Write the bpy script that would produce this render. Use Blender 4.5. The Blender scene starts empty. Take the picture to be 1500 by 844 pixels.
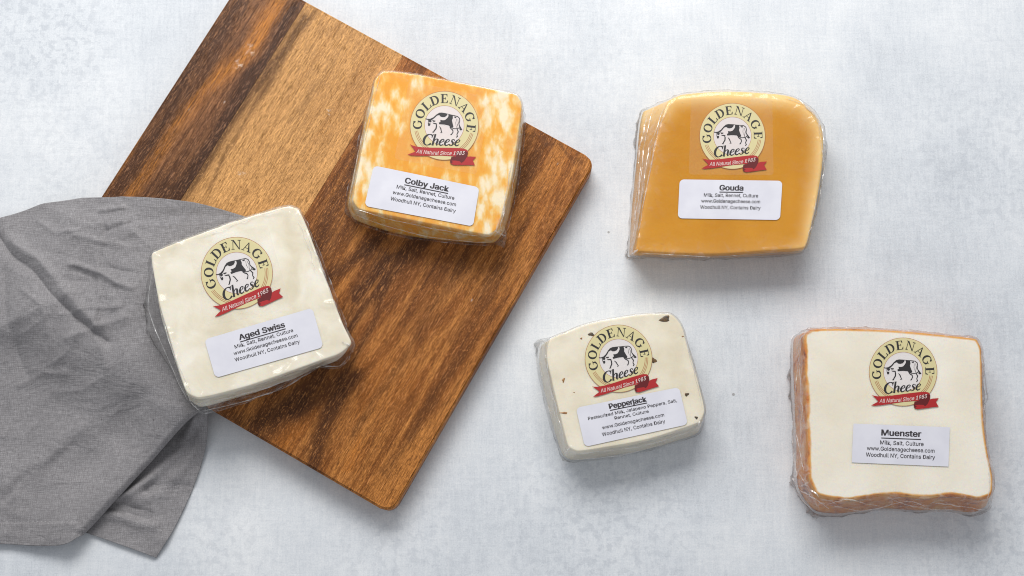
import bpy, bmesh, math, random
from mathutils import Vector, Matrix, noise
from mathutils.geometry import tessellate_polygon
from mathutils.bvhtree import BVHTree

scene = bpy.context.scene
R = math.radians
# ------------------------------------------------------------------ camera, world, light
TILT = R(11.0); FPX = 2083.33; DIST = 1.04
cam_d = bpy.data.cameras.new('camera'); cam_d.lens = 50; cam_d.sensor_width = 36
cam_d.clip_start = 0.02; cam_d.clip_end = 20
cam = bpy.data.objects.new('camera', cam_d); scene.collection.objects.link(cam)
cam.location = (0, -DIST*math.sin(TILT), DIST*math.cos(TILT)); cam.rotation_euler = (TILT, 0, 0)
scene.camera = cam

world = bpy.data.worlds.new('World'); scene.world = world; world.use_nodes = True
bg = world.node_tree.nodes['Background']
bg.inputs[0].default_value = (0.94, 0.96, 1.0, 1); bg.inputs[1].default_value = 0.47

def area(name, loc, target, sx, sy, power, col):
    ld = bpy.data.lights.new(name, 'AREA'); ld.shape = 'RECTANGLE'; ld.size = sx; ld.size_y = sy
    ld.energy = power; ld.color = col
    o = bpy.data.objects.new(name, ld); scene.collection.objects.link(o)
    o.location = loc
    o.rotation_euler = (Vector(target)-Vector(loc)).to_track_quat('-Z', 'Y').to_euler()
    return o
area('window_light', (-0.12, 0.98, 0.98), (0.05, 0.08, 0), 1.15, 0.6, 22.3, (1.0, 0.985, 0.96))

scene.view_settings.view_transform = 'Standard'; scene.view_settings.look = 'None'
scene.view_settings.exposure = 0.0; scene.view_settings.gamma = 1.0
scene.render.engine = 'CYCLES'
scene.cycles.transparent_max_bounces = 24
scene.cycles.max_bounces = 8
scene.cycles.pixel_filter_type = 'BLACKMAN_HARRIS'; scene.cycles.filter_width = 1.05

# ------------------------------------------------------------------ helpers
CAMP = Vector(cam.location)
def P(px, py, z=0.0):
    """point at height z seen at photo position (px, py)"""
    d = Vector(((px-750)/FPX, -(py-422)/FPX, -1.0))
    c, s = math.cos(TILT), math.sin(TILT)
    w = Vector((d.x, c*d.y - s*d.z, s*d.y + c*d.z))
    t = (z - CAMP.z)/w.z
    return CAMP + w*t

def lerp(a, b, t): return a + (b-a)*t
def smooth(a, b, x):
    t = min(1, max(0, (x-a)/(b-a))); return t*t*(3-2*t)

def catmull(pts, n):
    """closed curve through pts, n samples per span; pts are Vectors or tuples of equal length"""
    out = []; m = len(pts)
    for i in range(m):
        p0, p1, p2, p3 = pts[(i-1) % m], pts[i], pts[(i+1) % m], pts[(i+2) % m]
        # centripetal-ish: limit tangents by the shorter neighbour span
        d0 = (p1-p0).length+1e-9; d1 = (p2-p1).length+1e-9; d2 = (p3-p2).length+1e-9
        c1 = max(0.0, (p1-p0).dot(p2-p1)/(d0*d1)); c2 = max(0.0, (p2-p1).dot(p3-p2)/(d1*d2))
        t1 = ((p1-p0)/d0 + (p2-p1)/d1)*0.5*min(d1, d0*1.6)*c1
        t2 = ((p2-p1)/d1 + (p3-p2)/d2)*0.5*min(d1, d2*1.6)*c2
        for k in range(n):
            t = k/n; t2_, t3_ = t*t, t*t*t
            out.append(p1*(2*t3_-3*t2_+1) + t1*(t3_-2*t2_+t) + p2*(-2*t3_+3*t2_) + t2*(t3_-t2_))
    return out

def link_mesh(name, verts, faces, mat, parent=None, origin=Vector((0, 0, 0)), smooth_=True, attrs=None):
    me = bpy.data.meshes.new(name)
    me.from_pydata([tuple(Vector(v)-origin) for v in verts], [], faces)
    me.update()
    if smooth_:
        me.polygons.foreach_set('use_smooth', [True]*len(me.polygons))
    for an, vals in (attrs or {}).items():
        a = me.attributes.new(an, 'FLOAT', 'POINT'); a.data.foreach_set('value', vals)
    o = bpy.data.objects.new(name, me); scene.collection.objects.link(o)
    if isinstance(mat, (list, tuple)):
        for m in mat: me.materials.append(m)
    else: me.materials.append(mat)
    if parent is not None: o.parent = parent
    return o

def thing(name, label, cat, loc, group=None):
    o = bpy.data.objects.new(name, None); scene.collection.objects.link(o)
    o.empty_display_size = 0.02
    o.location = loc; o['label'] = label; o['category'] = cat
    if group: o['group'] = group
    return o

# ------------------------------------------------------------------ node helpers
class NT:
    def __init__(s, name):
        s.m = bpy.data.materials.new(name); s.m.use_nodes = True
        s.t = s.m.node_tree; s.t.nodes.clear()
        s.out = s.t.nodes.new('ShaderNodeOutputMaterial')
        s.tc = s.t.nodes.new('ShaderNodeTexCoord')
    def n(s, typ, **kw):
        nd = s.t.nodes.new(typ)
        for k, v in kw.items(): setattr(nd, k, v)
        return nd
    def set(s, sock, v):
        if v is None: return
        if isinstance(v, bpy.types.NodeSocket): s.t.links.new(v, sock)
        elif isinstance(v, (tuple, list)) and sock.type == 'RGBA' and len(v) == 3: sock.default_value = (*v, 1)
        else: sock.default_value = v
    def mapping(s, scale=(1, 1, 1), rot=(0, 0, 0), loc=(0, 0, 0), src=None):
        m = s.n('ShaderNodeMapping'); s.set(m.inputs[0], src or s.tc.outputs['Object'])
        m.inputs['Scale'].default_value = scale; m.inputs['Rotation'].default_value = rot; m.inputs['Location'].default_value = loc
        return m.outputs[0]
    def noise(s, scale, detail=3, rough=.5, vec=None, dist=0.0, typ='FBM'):
        nd = s.n('ShaderNodeTexNoise'); s.set(nd.inputs['Vector'], vec or s.tc.outputs['Object'])
        nd.inputs['Scale'].default_value = scale; nd.inputs['Detail'].default_value = detail
        nd.inputs['Roughness'].default_value = rough; nd.inputs['Distortion'].default_value = dist
        return nd.outputs['Fac']
    def ramp(s, fac, stops, interp='LINEAR'):
        nd = s.n('ShaderNodeValToRGB'); s.set(nd.inputs[0], fac)
        cr = nd.color_ramp; cr.interpolation = interp
        while len(cr.elements) < len(stops): cr.elements.new(0.5)
        for e, (p, c) in zip(cr.elements, stops):
            e.position = p; e.color = (c, c, c, 1) if isinstance(c, (int, float)) else (*c, 1)
        return nd.outputs[0]
    def mix(s, fac, a, b, mode='MIX'):
        nd = s.n('ShaderNodeMix', data_type='RGBA', blend_type=mode)
        s.set(nd.inputs[0], fac); s.set(nd.inputs[6], a); s.set(nd.inputs[7], b)
        return nd.outputs[2]
    def math(s, op, a, b=None, c=None, clamp=False):
        nd = s.n('ShaderNodeMath', operation=op, use_clamp=clamp)
        s.set(nd.inputs[0], a)
        if b is not None: s.set(nd.inputs[1], b)
        if c is not None: s.set(nd.inputs[2], c)
        return nd.outputs[0]
    def mrange(s, v, a, b, c=0.0, d=1.0, typ='SMOOTHSTEP'):
        nd = s.n('ShaderNodeMapRange', interpolation_type=typ)
        s.set(nd.inputs[0], v)
        for i, x in enumerate((a, b, c, d)): s.set(nd.inputs[i+1], x)
        return nd.outputs[0]
    def attr(s, name):
        nd = s.n('ShaderNodeAttribute', attribute_name=name); return nd.outputs['Fac']
    def bump(s, h, dist, strength=1.0, normal=None):
        nd = s.n('ShaderNodeBump'); s.set(nd.inputs['Height'], h)
        nd.inputs['Distance'].default_value = dist; nd.inputs['Strength'].default_value = strength
        if normal is not None: s.set(nd.inputs['Normal'], normal)
        return nd.outputs[0]
    def principled(s, col, rough=.5, normal=None, **kw):
        nd = s.n('ShaderNodeBsdfPrincipled'); s.set(nd.inputs['Base Color'], col); s.set(nd.inputs['Roughness'], rough)
        if normal is not None: s.set(nd.inputs['Normal'], normal)
        for k, v in kw.items(): s.set(nd.inputs[k], v)
        return nd
    def done(s, shader):
        s.t.links.new(shader, s.out.inputs['Surface']); return s.m

# ------------------------------------------------------------------ table surface
def mat_table():
    n = NT('painted_canvas')
    big = n.noise(3.2, 4, .55, n.mapping(loc=(3.1, 1.7, 0)))
    mid = n.noise(14, 4, .6)
    vstr = n.noise(1, 6, .72, n.mapping(scale=(430, 42, 1)), dist=.3)
    hstr = n.noise(1, 6, .72, n.mapping(scale=(36, 470, 1), loc=(9, 4, 0)), dist=.3)
    weave = n.math('MULTIPLY_ADD', vstr, .64, n.math('MULTIPLY', hstr, .36))
    fine = n.noise(420, 3, .7)
    blot = n.noise(165, 3, .62, dist=.3)
    area_m = n.mrange(n.noise(4.5, 2, .5, n.mapping(loc=(7.3, 2.2, 0))), .47, .66)
    v = n.math('MULTIPLY_ADD', big, .55, n.math('MULTIPLY_ADD', mid, .34, n.math('MULTIPLY', n.noise(48, 4, .6, n.mapping(scale=(1, .6, 1)), .8), .16)))
    v = n.math('MULTIPLY_ADD', weave, .44, n.math('SUBTRACT', v, .17))
    v = n.math('MULTIPLY_ADD', fine, .16, v)
    v = n.math('MULTIPLY_ADD', n.math('SUBTRACT', n.noise(950, 2, .6), .5), .34, v)
    col = n.ramp(v, [(.38, (.42, .450, .492)), (.62, (.605, .636, .674)), (.88, (.78, .795, .81))])
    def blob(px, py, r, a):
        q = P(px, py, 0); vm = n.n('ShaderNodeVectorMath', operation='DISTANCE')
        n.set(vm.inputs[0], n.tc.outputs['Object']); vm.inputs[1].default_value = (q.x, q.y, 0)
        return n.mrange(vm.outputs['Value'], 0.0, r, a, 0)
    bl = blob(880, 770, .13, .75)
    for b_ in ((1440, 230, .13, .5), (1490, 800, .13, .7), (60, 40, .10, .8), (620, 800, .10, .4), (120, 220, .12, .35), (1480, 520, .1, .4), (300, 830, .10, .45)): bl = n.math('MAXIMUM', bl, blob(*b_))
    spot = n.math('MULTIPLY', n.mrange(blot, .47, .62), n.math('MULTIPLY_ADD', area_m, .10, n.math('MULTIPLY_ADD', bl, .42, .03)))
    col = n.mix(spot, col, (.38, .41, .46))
    # scattered brush scratches and specks
    scr = n.mrange(n.noise(1, 2, .5, n.mapping(scale=(260, 7, 1), rot=(0, 0, .12))), .70, .76)
    col = n.mix(n.math('MULTIPLY', scr, .22), col, (.72, .73, .74))
    scr2 = n.mrange(n.noise(1, 2, .5, n.mapping(scale=(6, 240, 1), rot=(0, 0, .03), loc=(2, 0, 0))), .70, .77)
    col = n.mix(n.math('MULTIPLY', scr2, .18), col, (.70, .71, .72))
    vo = n.n('ShaderNodeTexVoronoi'); n.set(vo.inputs['Vector'], n.tc.outputs['Object']); vo.inputs['Scale'].default_value = 27
    speck = n.mrange(vo.outputs['Distance'], .022, .036, 1, 0)
    pick = n.mrange(n.noise(31, 1, .5), .52, .58)
    col = n.mix(n.math('MULTIPLY', n.math('MULTIPLY', speck, pick), .6), col, (.16, .15, .13))
    bm = n.bump(weave, .0005, .7)
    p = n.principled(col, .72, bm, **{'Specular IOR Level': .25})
    return n.done(p.outputs[0])

def make_table():
    me_v, me_f = [], []
    bm = bmesh.new(); bmesh.ops.create_cube(bm, size=1)
    bmesh.ops.scale(bm, vec=(2.4, 2.0, .02), verts=bm.verts)
    bmesh.ops.translate(bm, vec=(0, .1, -.01), verts=bm.verts)
    bmesh.ops.bevel(bm, geom=bm.edges[:], offset=.002, segments=2, affect='EDGES')
    me = bpy.data.meshes.new('table_top'); bm.to_mesh(me); bm.free()
    o = bpy.data.objects.new('table_top', me); scene.collection.objects.link(o); me.materials.append(mat_table())
    o['kind'] = 'structure'; o['label'] = 'pale blue grey painted canvas tabletop with brushed weave marks'
    return o
make_table()

# ------------------------------------------------------------------ cutting board
ZB = 0.018
bc = [P(43.5, 449, ZB), P(364, -45, ZB), P(873, 236, ZB), P(575, 752, ZB)]
cen = sum(bc, Vector((0, 0, 0)))/4
ax = ((bc[1]-bc[0]).normalized() + (bc[2]-bc[3]).normalized()).normalized()
ay = Vector((-ax.y, ax.x, 0))
LX = ((bc[1]-bc[0]).length + (bc[2]-bc[3]).length)/4
LY = ((bc[3]-bc[0]).length + (bc[2]-bc[1]).length)/4
BANG = math.atan2(ax.y, ax.x)
def to_board(p):
    d = p-cen; return Vector((d.dot(ax), d.dot(ay)))
def bpx(px, py): return to_board(P(px, py, ZB))

# wood figure: streaks (polyline in the photo, half width m, amount, kind)
ST = [
 # plank 1 (dark, speckled, orange streak)
 ([(350, 10), (290, 105), (225, 205), (168, 285)], .013, .75, 'd'),
 ([(430, 10), (395, 75), (345, 165), (300, 235), (262, 285)], .006, 1.05, 'd'),
 ([(370, 110), (330, 180), (270, 262), (240, 290)], .011, .85, 'd'),
 ([(402, 20), (372, 62), (330, 100), (293, 139), (245, 205), (200, 274), (180, 300)], .0050, 1.1, 'o'),
 ([(410, 5), (382, 45), (360, 85)], .0075, .8, 'o'),
 ([(330, 2), (250, 128), (150, 284)], .0020, .8, 'o'),
 # plank 2 (tan, a few lines)
 ([(447, 20), (420, 65), (380, 130)], .0022, .95, 'd'),
 ([(458, 12), (400, 110), (360, 185), (310, 280)], .0016, .5, 'd'),
 ([(470, 120), (440, 165), (425, 185)], .0022, .35, 'd'),
 # plank 3
 ([(606, 352), (570, 385), (520, 425)], .0050, .9, 'd'), ([(560, 345), (520, 378), (470, 415)], .0055, .9, 'd'),
 ([(560, 170), (505, 275), (455, 370)], .010, .75, 'd'),
 ([(515, 330), (480, 370), (462, 415)], .007, .45, 'd'),
 ([(620, 350), (590, 385), (545, 440), (505, 490)], .0040, .80, 'd'),
 ([(570, 400), (545, 470), (522, 515), (495, 560)], .0024, .75, 'd'),
 ([(520, 550), (497, 580), (475, 615), (455, 680)], .0070, 1.0, 'd'),
 ([(512, 560), (490, 592)], .0028, .8, 'd'),
 ([(470, 560), (420, 600), (370, 640)], .011, .70, 'd'),
 ([(450, 590), (380, 620), (330, 610)], .006, .5, 'd'),
 ([(640, 590), (600, 640), (560, 690)], .004, .35, 'd'),
 ([(690, 360), (630, 400), (600, 470)], .013, .30, 'd'),
 ([(735, 370), (700, 440)], .006, .30, 'd'),
 ([(690, 355), (640, 440), (575, 560), (520, 640)], .0030, .45, 'd'),
 ([(800, 270), (740, 370), (660, 500)], .0026, .35, 'd'),
 ([(560, 375), (500, 480), (430, 600)], .0060, .55, 'd'),
 ([(770, 330), (700, 460), (600, 640)], .0022, .40, 'd'),
 ([(455, 600), (410, 655)], .0045, .55, 'o'),
 ([(535, 640), (510, 690)], .0035, .5, 'o'),
 ([(560, 540), (530, 600), (600, 560)], .010, .25, 'o'),
 ([(830, 230), (780, 320), (700, 450)], .008, .25, 'o'),
 ([(765, 210), (750, 260)], .008, .35, 'd'),
 ([(850, 232), (760, 188)], .002, .45, 'd'),
]
STL = [([bpx(*q) for q in pl], w, a, k) for pl, w, a, k in ST]
def seg_dist(p, a, b):
    ab = b-a; t = max(0, min(1, (p-a).dot(ab)/(ab.length_squared+1e-12)))
    return (p-(a+ab*t)).length
def macro(x, y):
    nx = noise.noise(Vector((x*9, y*60, 1.3)))*.0045 + noise.noise(Vector((x*30, y*160, 7)))*.0022
    q = Vector((x + noise.noise(Vector((x*40, y*90, 3)))*.008, y + nx))
    dk = og = 0.0
    for pl, w, a, k in STL:
        d = min(seg_dist(q, pl[i], pl[i+1]) for i in range(len(pl)-1))
        if d > 3*w: continue
        g = a*math.exp(-(d/w)**2)
        if k == 'd': dk = dk + g*(1-min(dk, 1)*.6)
        else: og = max(og, g)
    return dk, og

WORN = [(bpx(366, 73).x, bpx(366, 73).y, .007), (bpx(350, 94).x, bpx(350, 94).y, .006), (bpx(354, 255).x, bpx(354, 255).y, .004), (bpx(481, 165).x, bpx(481, 165).y, .004)]
def mat_wood(name, base, light, dark, orange, seed, fleck=.5, con=1.0):
    n = NT(name)
    dk = n.attr('dark_grain'); og = n.attr('orange_grain')
    grain = n.noise(1, 6, .62, n.mapping(scale=(11, 210, 60), loc=(seed, seed*.7, 0)), dist=.8)
    fine = n.noise(1, 4, .65, n.mapping(scale=(85, 1300, 300), loc=(seed, 0, 0)))
    cloud = n.noise(1, 4, .55, n.mapping(scale=(14, 38, 20), loc=(seed*2, 3, 0)), dist=1.2)
    pore = n.noise(1, 2, .5, n.mapping(scale=(210, 1500, 200), loc=(0, seed, 0)))
    v = n.math('MULTIPLY_ADD', grain, .62, n.math('MULTIPLY', cloud, .38))
    broad = n.noise(1, 5, .55, n.mapping(scale=(6.5, 55, 20), loc=(seed*1.7, seed, 0)), dist=1.5)
    v = n.math('MULTIPLY_ADD', broad, .62, n.math('MULTIPLY', v, .38))
    v = n.math('MULTIPLY_ADD', n.math('SUBTRACT', v, .5), con, .5+(1-con)*.06)
    col = n.ramp(v, [(.37, tuple(c*.36 for c in base)), (.455, tuple(c*.80 for c in base)), (.54, light), (.64, tuple(min(1, c*1.2) for c in light))])
    col = n.mix(n.math('MULTIPLY', og, .9, clamp=True), col, orange)
    dd = n.math('MULTIPLY', n.math('MULTIPLY', dk, 1.35), n.mrange(n.math('MULTIPLY_ADD', fine, .5, n.math('MULTIPLY', grain, .5)), .32, .62, 1.25, .62), clamp=True)
    col = n.mix(dd, col, dark)
    lines = n.mrange(n.noise(1, 3, .6, n.mapping(scale=(7, 620, 90), loc=(seed*3, 1, 0)), dist=.5), .56, .70)
    col = n.mix(n.math('MULTIPLY', lines, .42), col, tuple(c*.33 for c in base))
    col = n.mix(n.mrange(fine, .35, .68, .62, 0), col, tuple(c*.45 for c in base))
    grit = n.noise(1, 3, .7, n.mapping(scale=(620, 1300, 300), loc=(seed, 2, 0)))
    col = n.mix(n.mrange(grit, .36, .56, .42, 0), col, tuple(c*.30 for c in base))
    col = n.mix(n.mrange(grit, .54, .72, 0, .42), col, tuple(min(1, c*1.5+.02) for c in light))
    fl = n.mrange(pore, .56, .74)
    col = n.mix(n.math('MULTIPLY', fl, fleck), col, tuple(min(1, c*1.35+.05) for c in light))
    pd = n.mrange(pore, .28, .42, 1, 0)
    col = n.mix(n.math('MULTIPLY', pd, .6), col, tuple(c*.3 for c in base))
    # small worn chips and dusty scuffs
    wn = n.noise(420, 3, .7)
    for wx, wy, wr in WORN:
        vm = n.n('ShaderNodeVectorMath', operation='DISTANCE'); n.set(vm.inputs[0], n.tc.outputs['Object']); vm.inputs[1].default_value = (wx, wy, ZB)
        col = n.mix(n.math('MULTIPLY', n.mrange(vm.outputs['Value'], 0, wr, .9, 0), n.mrange(wn, .52, .62)), col, (.62, .50, .40))
    vo = n.n('ShaderNodeTexVoronoi'); n.set(vo.inputs['Vector'], n.mapping(scale=(38, 70, 1), loc=(seed, 5, 0))); vo.inputs['Scale'].default_value = 1.0
    chip = n.mrange(vo.outputs['Distance'], .04, .075, 1, 0)
    chip = n.math('MULTIPLY', chip, n.mrange(n.noise(26, 1), .54, .6))
    col = n.mix(n.math('MULTIPLY', chip, .5), col, (.55, .47, .40))
    h = n.math('SUBTRACT', n.math('MULTIPLY_ADD', fine, .6, n.math('MULTIPLY', grain, .6)), n.math('MULTIPLY', pd, .8))
    bm = n.bump(h, .00035, .7)
    rough = n.mrange(fine, .3, .7, .38, .58)
    p = n.principled(col, rough, bm, **{'Specular IOR Level': .22})
    return n.done(p.outputs[0])

board = thing('cutting_board', 'square brown acacia cutting board of three glued planks lying askew under two cheeses', 'cutting board', (cen.x, cen.y, 0))
board.rotation_euler = (0, 0, BANG)
y12 = (bpx(450, 3).y + bpx(267, 287).y)/2          # joints between planks
y23 = (bpx(587, 91).y + bpx(448, 309).y)/2
CR = .0095; BV = .0016
def make_plank(y0, y1, mat, c0, c1):
    """y0<y1; c0/c1 = board edge (rounded corners) on that side"""
    g = .00003
    a0 = y0 + (0 if c0 else g); a1 = y1 - (0 if c1 else g)
    def ylim(x, ins):
        r = CR-ins; xe = LX-ins; e0 = a0 + ins*(1 if c0 else .04); e1 = a1 - ins*(1 if c1 else .04)
        dx = max(0, abs(x)-(xe-r)); cut = r - math.sqrt(max(0, r*r-dx*dx))
        return e0+(cut if c0 else 0), e1-(cut if c1 else 0)
    nx = 210; ny = max(12, int((a1-a0)/.0015))
    xs = []
    for i in range(nx+1):
        t = -1+2*i/nx
        xs.append(math.sin(t*math.pi/2)*.10 + t*.90)
    def loop_pts(ins, z):
        """boundary loop, ordered"""
        top = []
        X = [x*(LX-ins) for x in xs]
        for j in range(ny+1):
            l, h = ylim(X[0], ins); top.append((X[0], lerp(l, h, j/ny), z))
        for i in range(1, nx+1):
            l, h = ylim(X[i], ins); top.append((X[i], h, z))
        for j in range(ny-1, -1, -1):
            l, h = ylim(X[-1], ins); top.append((X[-1], lerp(l, h, j/ny), z))
        for i in range(nx-1, 0, -1):
            l, h = ylim(X[i], ins); top.append((X[i], l, z))
        return top
    V, F = [], []
    for i in range(nx+1):
        x = xs[i]*(LX-BV); l, h = ylim(x, BV)
        for j in range(ny+1): V.append((x, lerp(l, h, j/ny), ZB))
    idx = lambda i, j: i*(ny+1)+j
    for i in range(nx):
        for j in range(ny): F.append((idx(i, j), idx(i+1, j), idx(i+1, j+1), idx(i, j+1)))
    prev = [idx(0, j) for j in range(ny+1)] + [idx(i, ny) for i in range(1, nx+1)] + [idx(nx, j) for j in range(ny-1, -1, -1)] + [idx(i, 0) for i in range(nx-1, 0, -1)]
    prof = [(BV*(1-math.sin(a)), ZB-BV*(1-math.cos(a))) for a in (R(30), R(60), R(90))] + [(0, BV), (BV, 0.0)]
    for ins, z in prof:
        st = len(V); lp = loop_pts(ins, z); V += lp
        cur = list(range(st, st+len(lp)))
        for k in range(len(lp)):
            k2 = (k+1) % len(lp); F.append((prev[k2], prev[k], cur[k], cur[k2]))
        prev = cur
    F.append(tuple(reversed(prev)) if False else tuple(prev))
    dk, og = [], []
    for v in V:
        a, b = macro(v[0], v[1]); dk.append(a); og.append(b)
    o = link_mesh('plank', V, F, mat, board, attrs={'dark_grain': dk, 'orange_grain': og})
    o.data.polygons.foreach_set('use_smooth', [i >= nx*ny for i in range(len(o.data.polygons))])
    return o

w1 = mat_wood('dark_heartwood', (.185, .068, .022), (.33, .140, .050), (.022, .008, .004), (.66, .240, .028), 3.1, .45)
w2 = mat_wood('tan_sapwood', (.53, .250, .075), (.66, .345, .120), (.050, .018, .007), (.50, .20, .045), 8.4, .22, .50)
w3 = mat_wood('brown_heartwood', (.320, .104, .017), (.520, .205, .045), (.022, .006, .0025), (.56, .175, .016), 14.7, .38)
k = make_plank(y12, LY, w1, False, True); k['label'] = 'dark plank with an orange streak'
k = make_plank(y23, y12, w2, False, False); k['label'] = 'light tan plank'
k = make_plank(-LY, y23, w3, True, False); k['label'] = 'wide brown plank with dark streaks'

# ------------------------------------------------------------------ linen cloth
def mat_cloth():
    n = NT('grey_linen')
    a = n.noise(1, 3, .7, n.mapping(scale=(950, 170, 1), rot=(0, 0, .05)))
    b = n.noise(1, 3, .7, n.mapping(scale=(170, 950, 1), rot=(0, 0, .05), loc=(4, 4, 0)))
    wv = n.n('ShaderNodeTexWave', wave_type='BANDS', bands_direction='X'); n.set(wv.inputs['Vector'], n.mapping(rot=(0, 0, .05)))
    wv.inputs['Scale'].default_value = 230; wv.inputs['Distortion'].default_value = 5; wv.inputs['Detail Scale'].default_value = 3
    wh = n.n('ShaderNodeTexWave', wave_type='BANDS', bands_direction='Y'); n.set(wh.inputs['Vector'], n.mapping(rot=(0, 0, .05)))
    wh.inputs['Scale'].default_value = 230; wh.inputs['Distortion'].default_value = 5; wh.inputs['Detail Scale'].default_value = 3
    th = n.math('MULTIPLY', wv.outputs['Fac'], wh.outputs['Fac'])
    tex = n.math('MULTIPLY_ADD', n.math('ADD', a, b), .42, n.math('MULTIPLY', th, .14))
    col = n.ramp(tex, [(.28, (.165, .158, .163)), (.45, (.245, .236, .243)), (.62, (.345, .335, .345))])
    slub = n.mrange(n.noise(1, 2, .5, n.mapping(scale=(14, 700, 1), rot=(0, 0, .05))), .64, .74)
    col = n.mix(n.math('MULTIPLY', slub, .35), col, (.36, .35, .36))
    spk = n.mrange(n.noise(520, 2, .5), .70, .76)
    col = n.mix(n.math('MULTIPLY', spk, .55), col, (.06, .05, .05))
    cl = n.noise(22, 3, .5)
    col = n.mix(n.mrange(cl, .3, .7, .0, .16), col, (.12, .115, .12))
    bm = n.bump(tex, .0004, .8)
    bm = n.bump(n.noise(34, 4, .55, n.mapping(scale=(.8, 1.6, 1), rot=(0, 0, .4)), .7), .0040, .6, bm)
    p = n.principled(col, .85, bm, **{'Specular IOR Level': .15, 'Sheen Weight': .12, 'Sheen Roughness': .5})
    return n.done(p.outputs[0])
MC = mat_cloth()

SWISS_BASE_PX = [(225, 378), (436, 313), (513, 520), (293, 603)]
swb = [P(*q, ZB).to_2d() for q in SWISS_BASE_PX]
def in_swiss(p):
    """>0 outside distance, <=0 inside (convex quad)"""
    d = -9
    c = sum(swb, Vector((0, 0)))/4
    for i in range(4):
        a, b = swb[i], swb[(i+1) % 4]
        e = (b-a).normalized(); nrm = Vector((e.y, -e.x))
        if (c-a).dot(nrm) > 0: nrm = -nrm
        d = max(d, (p-a).dot(nrm))
    return d
# creases: polyline px, height m, width m
CREASE = [
 ([(-10, 345), (30, 385), (70, 420), (120, 470), (160, 505)], -.0030, .0030),
 ([(15, 350), (60, 385), (105, 432), (150, 480)], .0032, .0045),
 ([(110, 395), (160, 405), (200, 425)], .0022, .0022),
 ([(120, 405), (150, 415), (95, 420)], -.0016, .005),
 ([(155, 312), (188, 309)], .0016, .0018),
 ([(60, 330), (85, 345), (120, 345)], .0012, .0022), ([(40, 430), (70, 450), (75, 490)], .0013, .0024), ([(150, 385), (150, 430), (146, 470)], .0011, .0020),
 ([(170, 395), (215, 405)], -.0011, .0018), ([(95, 460), (140, 450), (180, 452)], .0011, .0024), ([(20, 560), (60, 545), (100, 552)], .0010, .003), ([(160, 335), (165, 360), (158, 380)], -.0011, .0020),
 ([(165, 342), (195, 333)], -.0014, .0025),
 ([(200, 345), (240, 375)], .0016, .003),
 ([(115, 352), (170, 360), (225, 372)], .0015, .0025),
 ([(0, 480), (40, 470), (110, 430)], .0015, .006),
 ([(5, 400), (12, 470), (30, 540)], -.0018, .005),
 ([(10, 712), (60, 672), (118, 628)], .0026, .008),
 ([(2, 735), (45, 692), (100, 650)], -.0020, .007),
 ([(0, 745), (22, 725), (20, 755)], .0018, .005),
 ([(105, 497), (190, 470)], .0018, .004),
 ([(140, 440), (150, 500), (160, 540)], .0016, .004),
 ([(60, 300), (130, 335), (200, 330)], .0014, .007),
 ([(205, 330), (245, 325), (330, 322)], -.0015, .006),
 ([(215, 430), (180, 520), (130, 600)], .0013, .012),
 ([(270, 600), (200, 560), (150, 600), (90, 650)], .0014, .014),
 ([(120, 690), (160, 640), (230, 570)], -.0012, .012),
]
CR2 = [([P(*q, 0.012).to_2d() for q in pl], h, w) for pl, h, w in CREASE]
def cloth_base(p):
    q = to_board(Vector((p.x, p.y, 0)))
    dx, dy = abs(q.x)-LX, abs(q.y)-LY
    d = math.hypot(max(dx, 0), max(dy, 0)) if (dx > 0 or dy > 0) else max(dx, dy)
    return ZB*(1-smooth(-.002, .055, d))*(1 if d < .055 else 0) if d > -.002 else ZB, d
HEMY = P(60, 766, .002).y; HEMX = P(125, 766, .002).x
def cloth_h(p, wr=1.0):
    zb, d = cloth_base(p)
    m = smooth(.0, .03, in_swiss(p))
    z = 0
    warp = Vector((noise.noise(Vector((p.x*30, p.y*30, 2))), noise.noise(Vector((p.x*30, p.y*30, 9)))))*.004
    for pl, h, w in CR2:
        dd = min(seg_dist(p+warp, pl[i], pl[i+1]) for i in range(len(pl)-1))
        if dd < 3*w:
            z += h*math.exp(-(dd/w)**1.4)*1.15
    a = noise.noise(Vector((p.x*17, p.y*22, 4)))
    b = noise.noise(Vector((p.x*45+3, p.y*38, 11)))
    c = 1-abs(noise.noise(Vector((p.x*24+p.y*10, p.y*30-p.x*14, 21))))*2.4
    z += (.0018*a + .0009*b + .0011*max(0, c)**2 + .0022)*wr
    if p.y < HEMY and p.x < HEMX: z += .0008*smooth(0, .0006, HEMY-p.y)
    return zb + .0009 + max(0.0, z)*m
def curve_pts(pl, n):
    """resample open polyline smoothly to n+1 points"""
    L = [0]
    for i in range(1, len(pl)): L.append(L[-1]+(pl[i]-pl[i-1]).length)
    out = []
    for k in range(n+1):
        s = L[-1]*k/n; i = 1
        while i < len(pl)-1 and L[i] < s: i += 1
        t = (s-L[i-1])/(L[i]-L[i-1]+1e-9)
        p0 = pl[max(0, i-2)]; p1 = pl[i-1]; p2 = pl[i]; p3 = pl[min(len(pl)-1, i+1)]
        t2_, t3_ = t*t, t*t*t
        cm = (p1*2 + (p2-p0)*t + (p0*2-p1*5+p2*4-p3)*t2_ + (p1*3-p0-p2*3+p3)*t3_)*.5
        out.append(lerp(p1+(p2-p1)*t, cm, .8))
    return out
def coons(top, bot, left, right, nu, nv):
    T, B = curve_pts(top, nu), curve_pts(bot, nu)
    Lc, Rc = curve_pts(left, nv), curve_pts(right, nv)
    G = []
    for j in range(nv+1):
        v = j/nv; row = []
        for i in range(nu+1):
            u = i/nu
            row.append(T[i]*(1-v)+B[i]*v + Lc[j]*(1-u)+Rc[j]*u - (T[0]*(1-u)*(1-v)+T[-1]*u*(1-v)+B[0]*(1-u)*v+B[-1]*u*v))
        G.append(row)
    return G
def px2(pl, z): return [P(a, b, z).to_2d() for a, b in pl]
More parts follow.
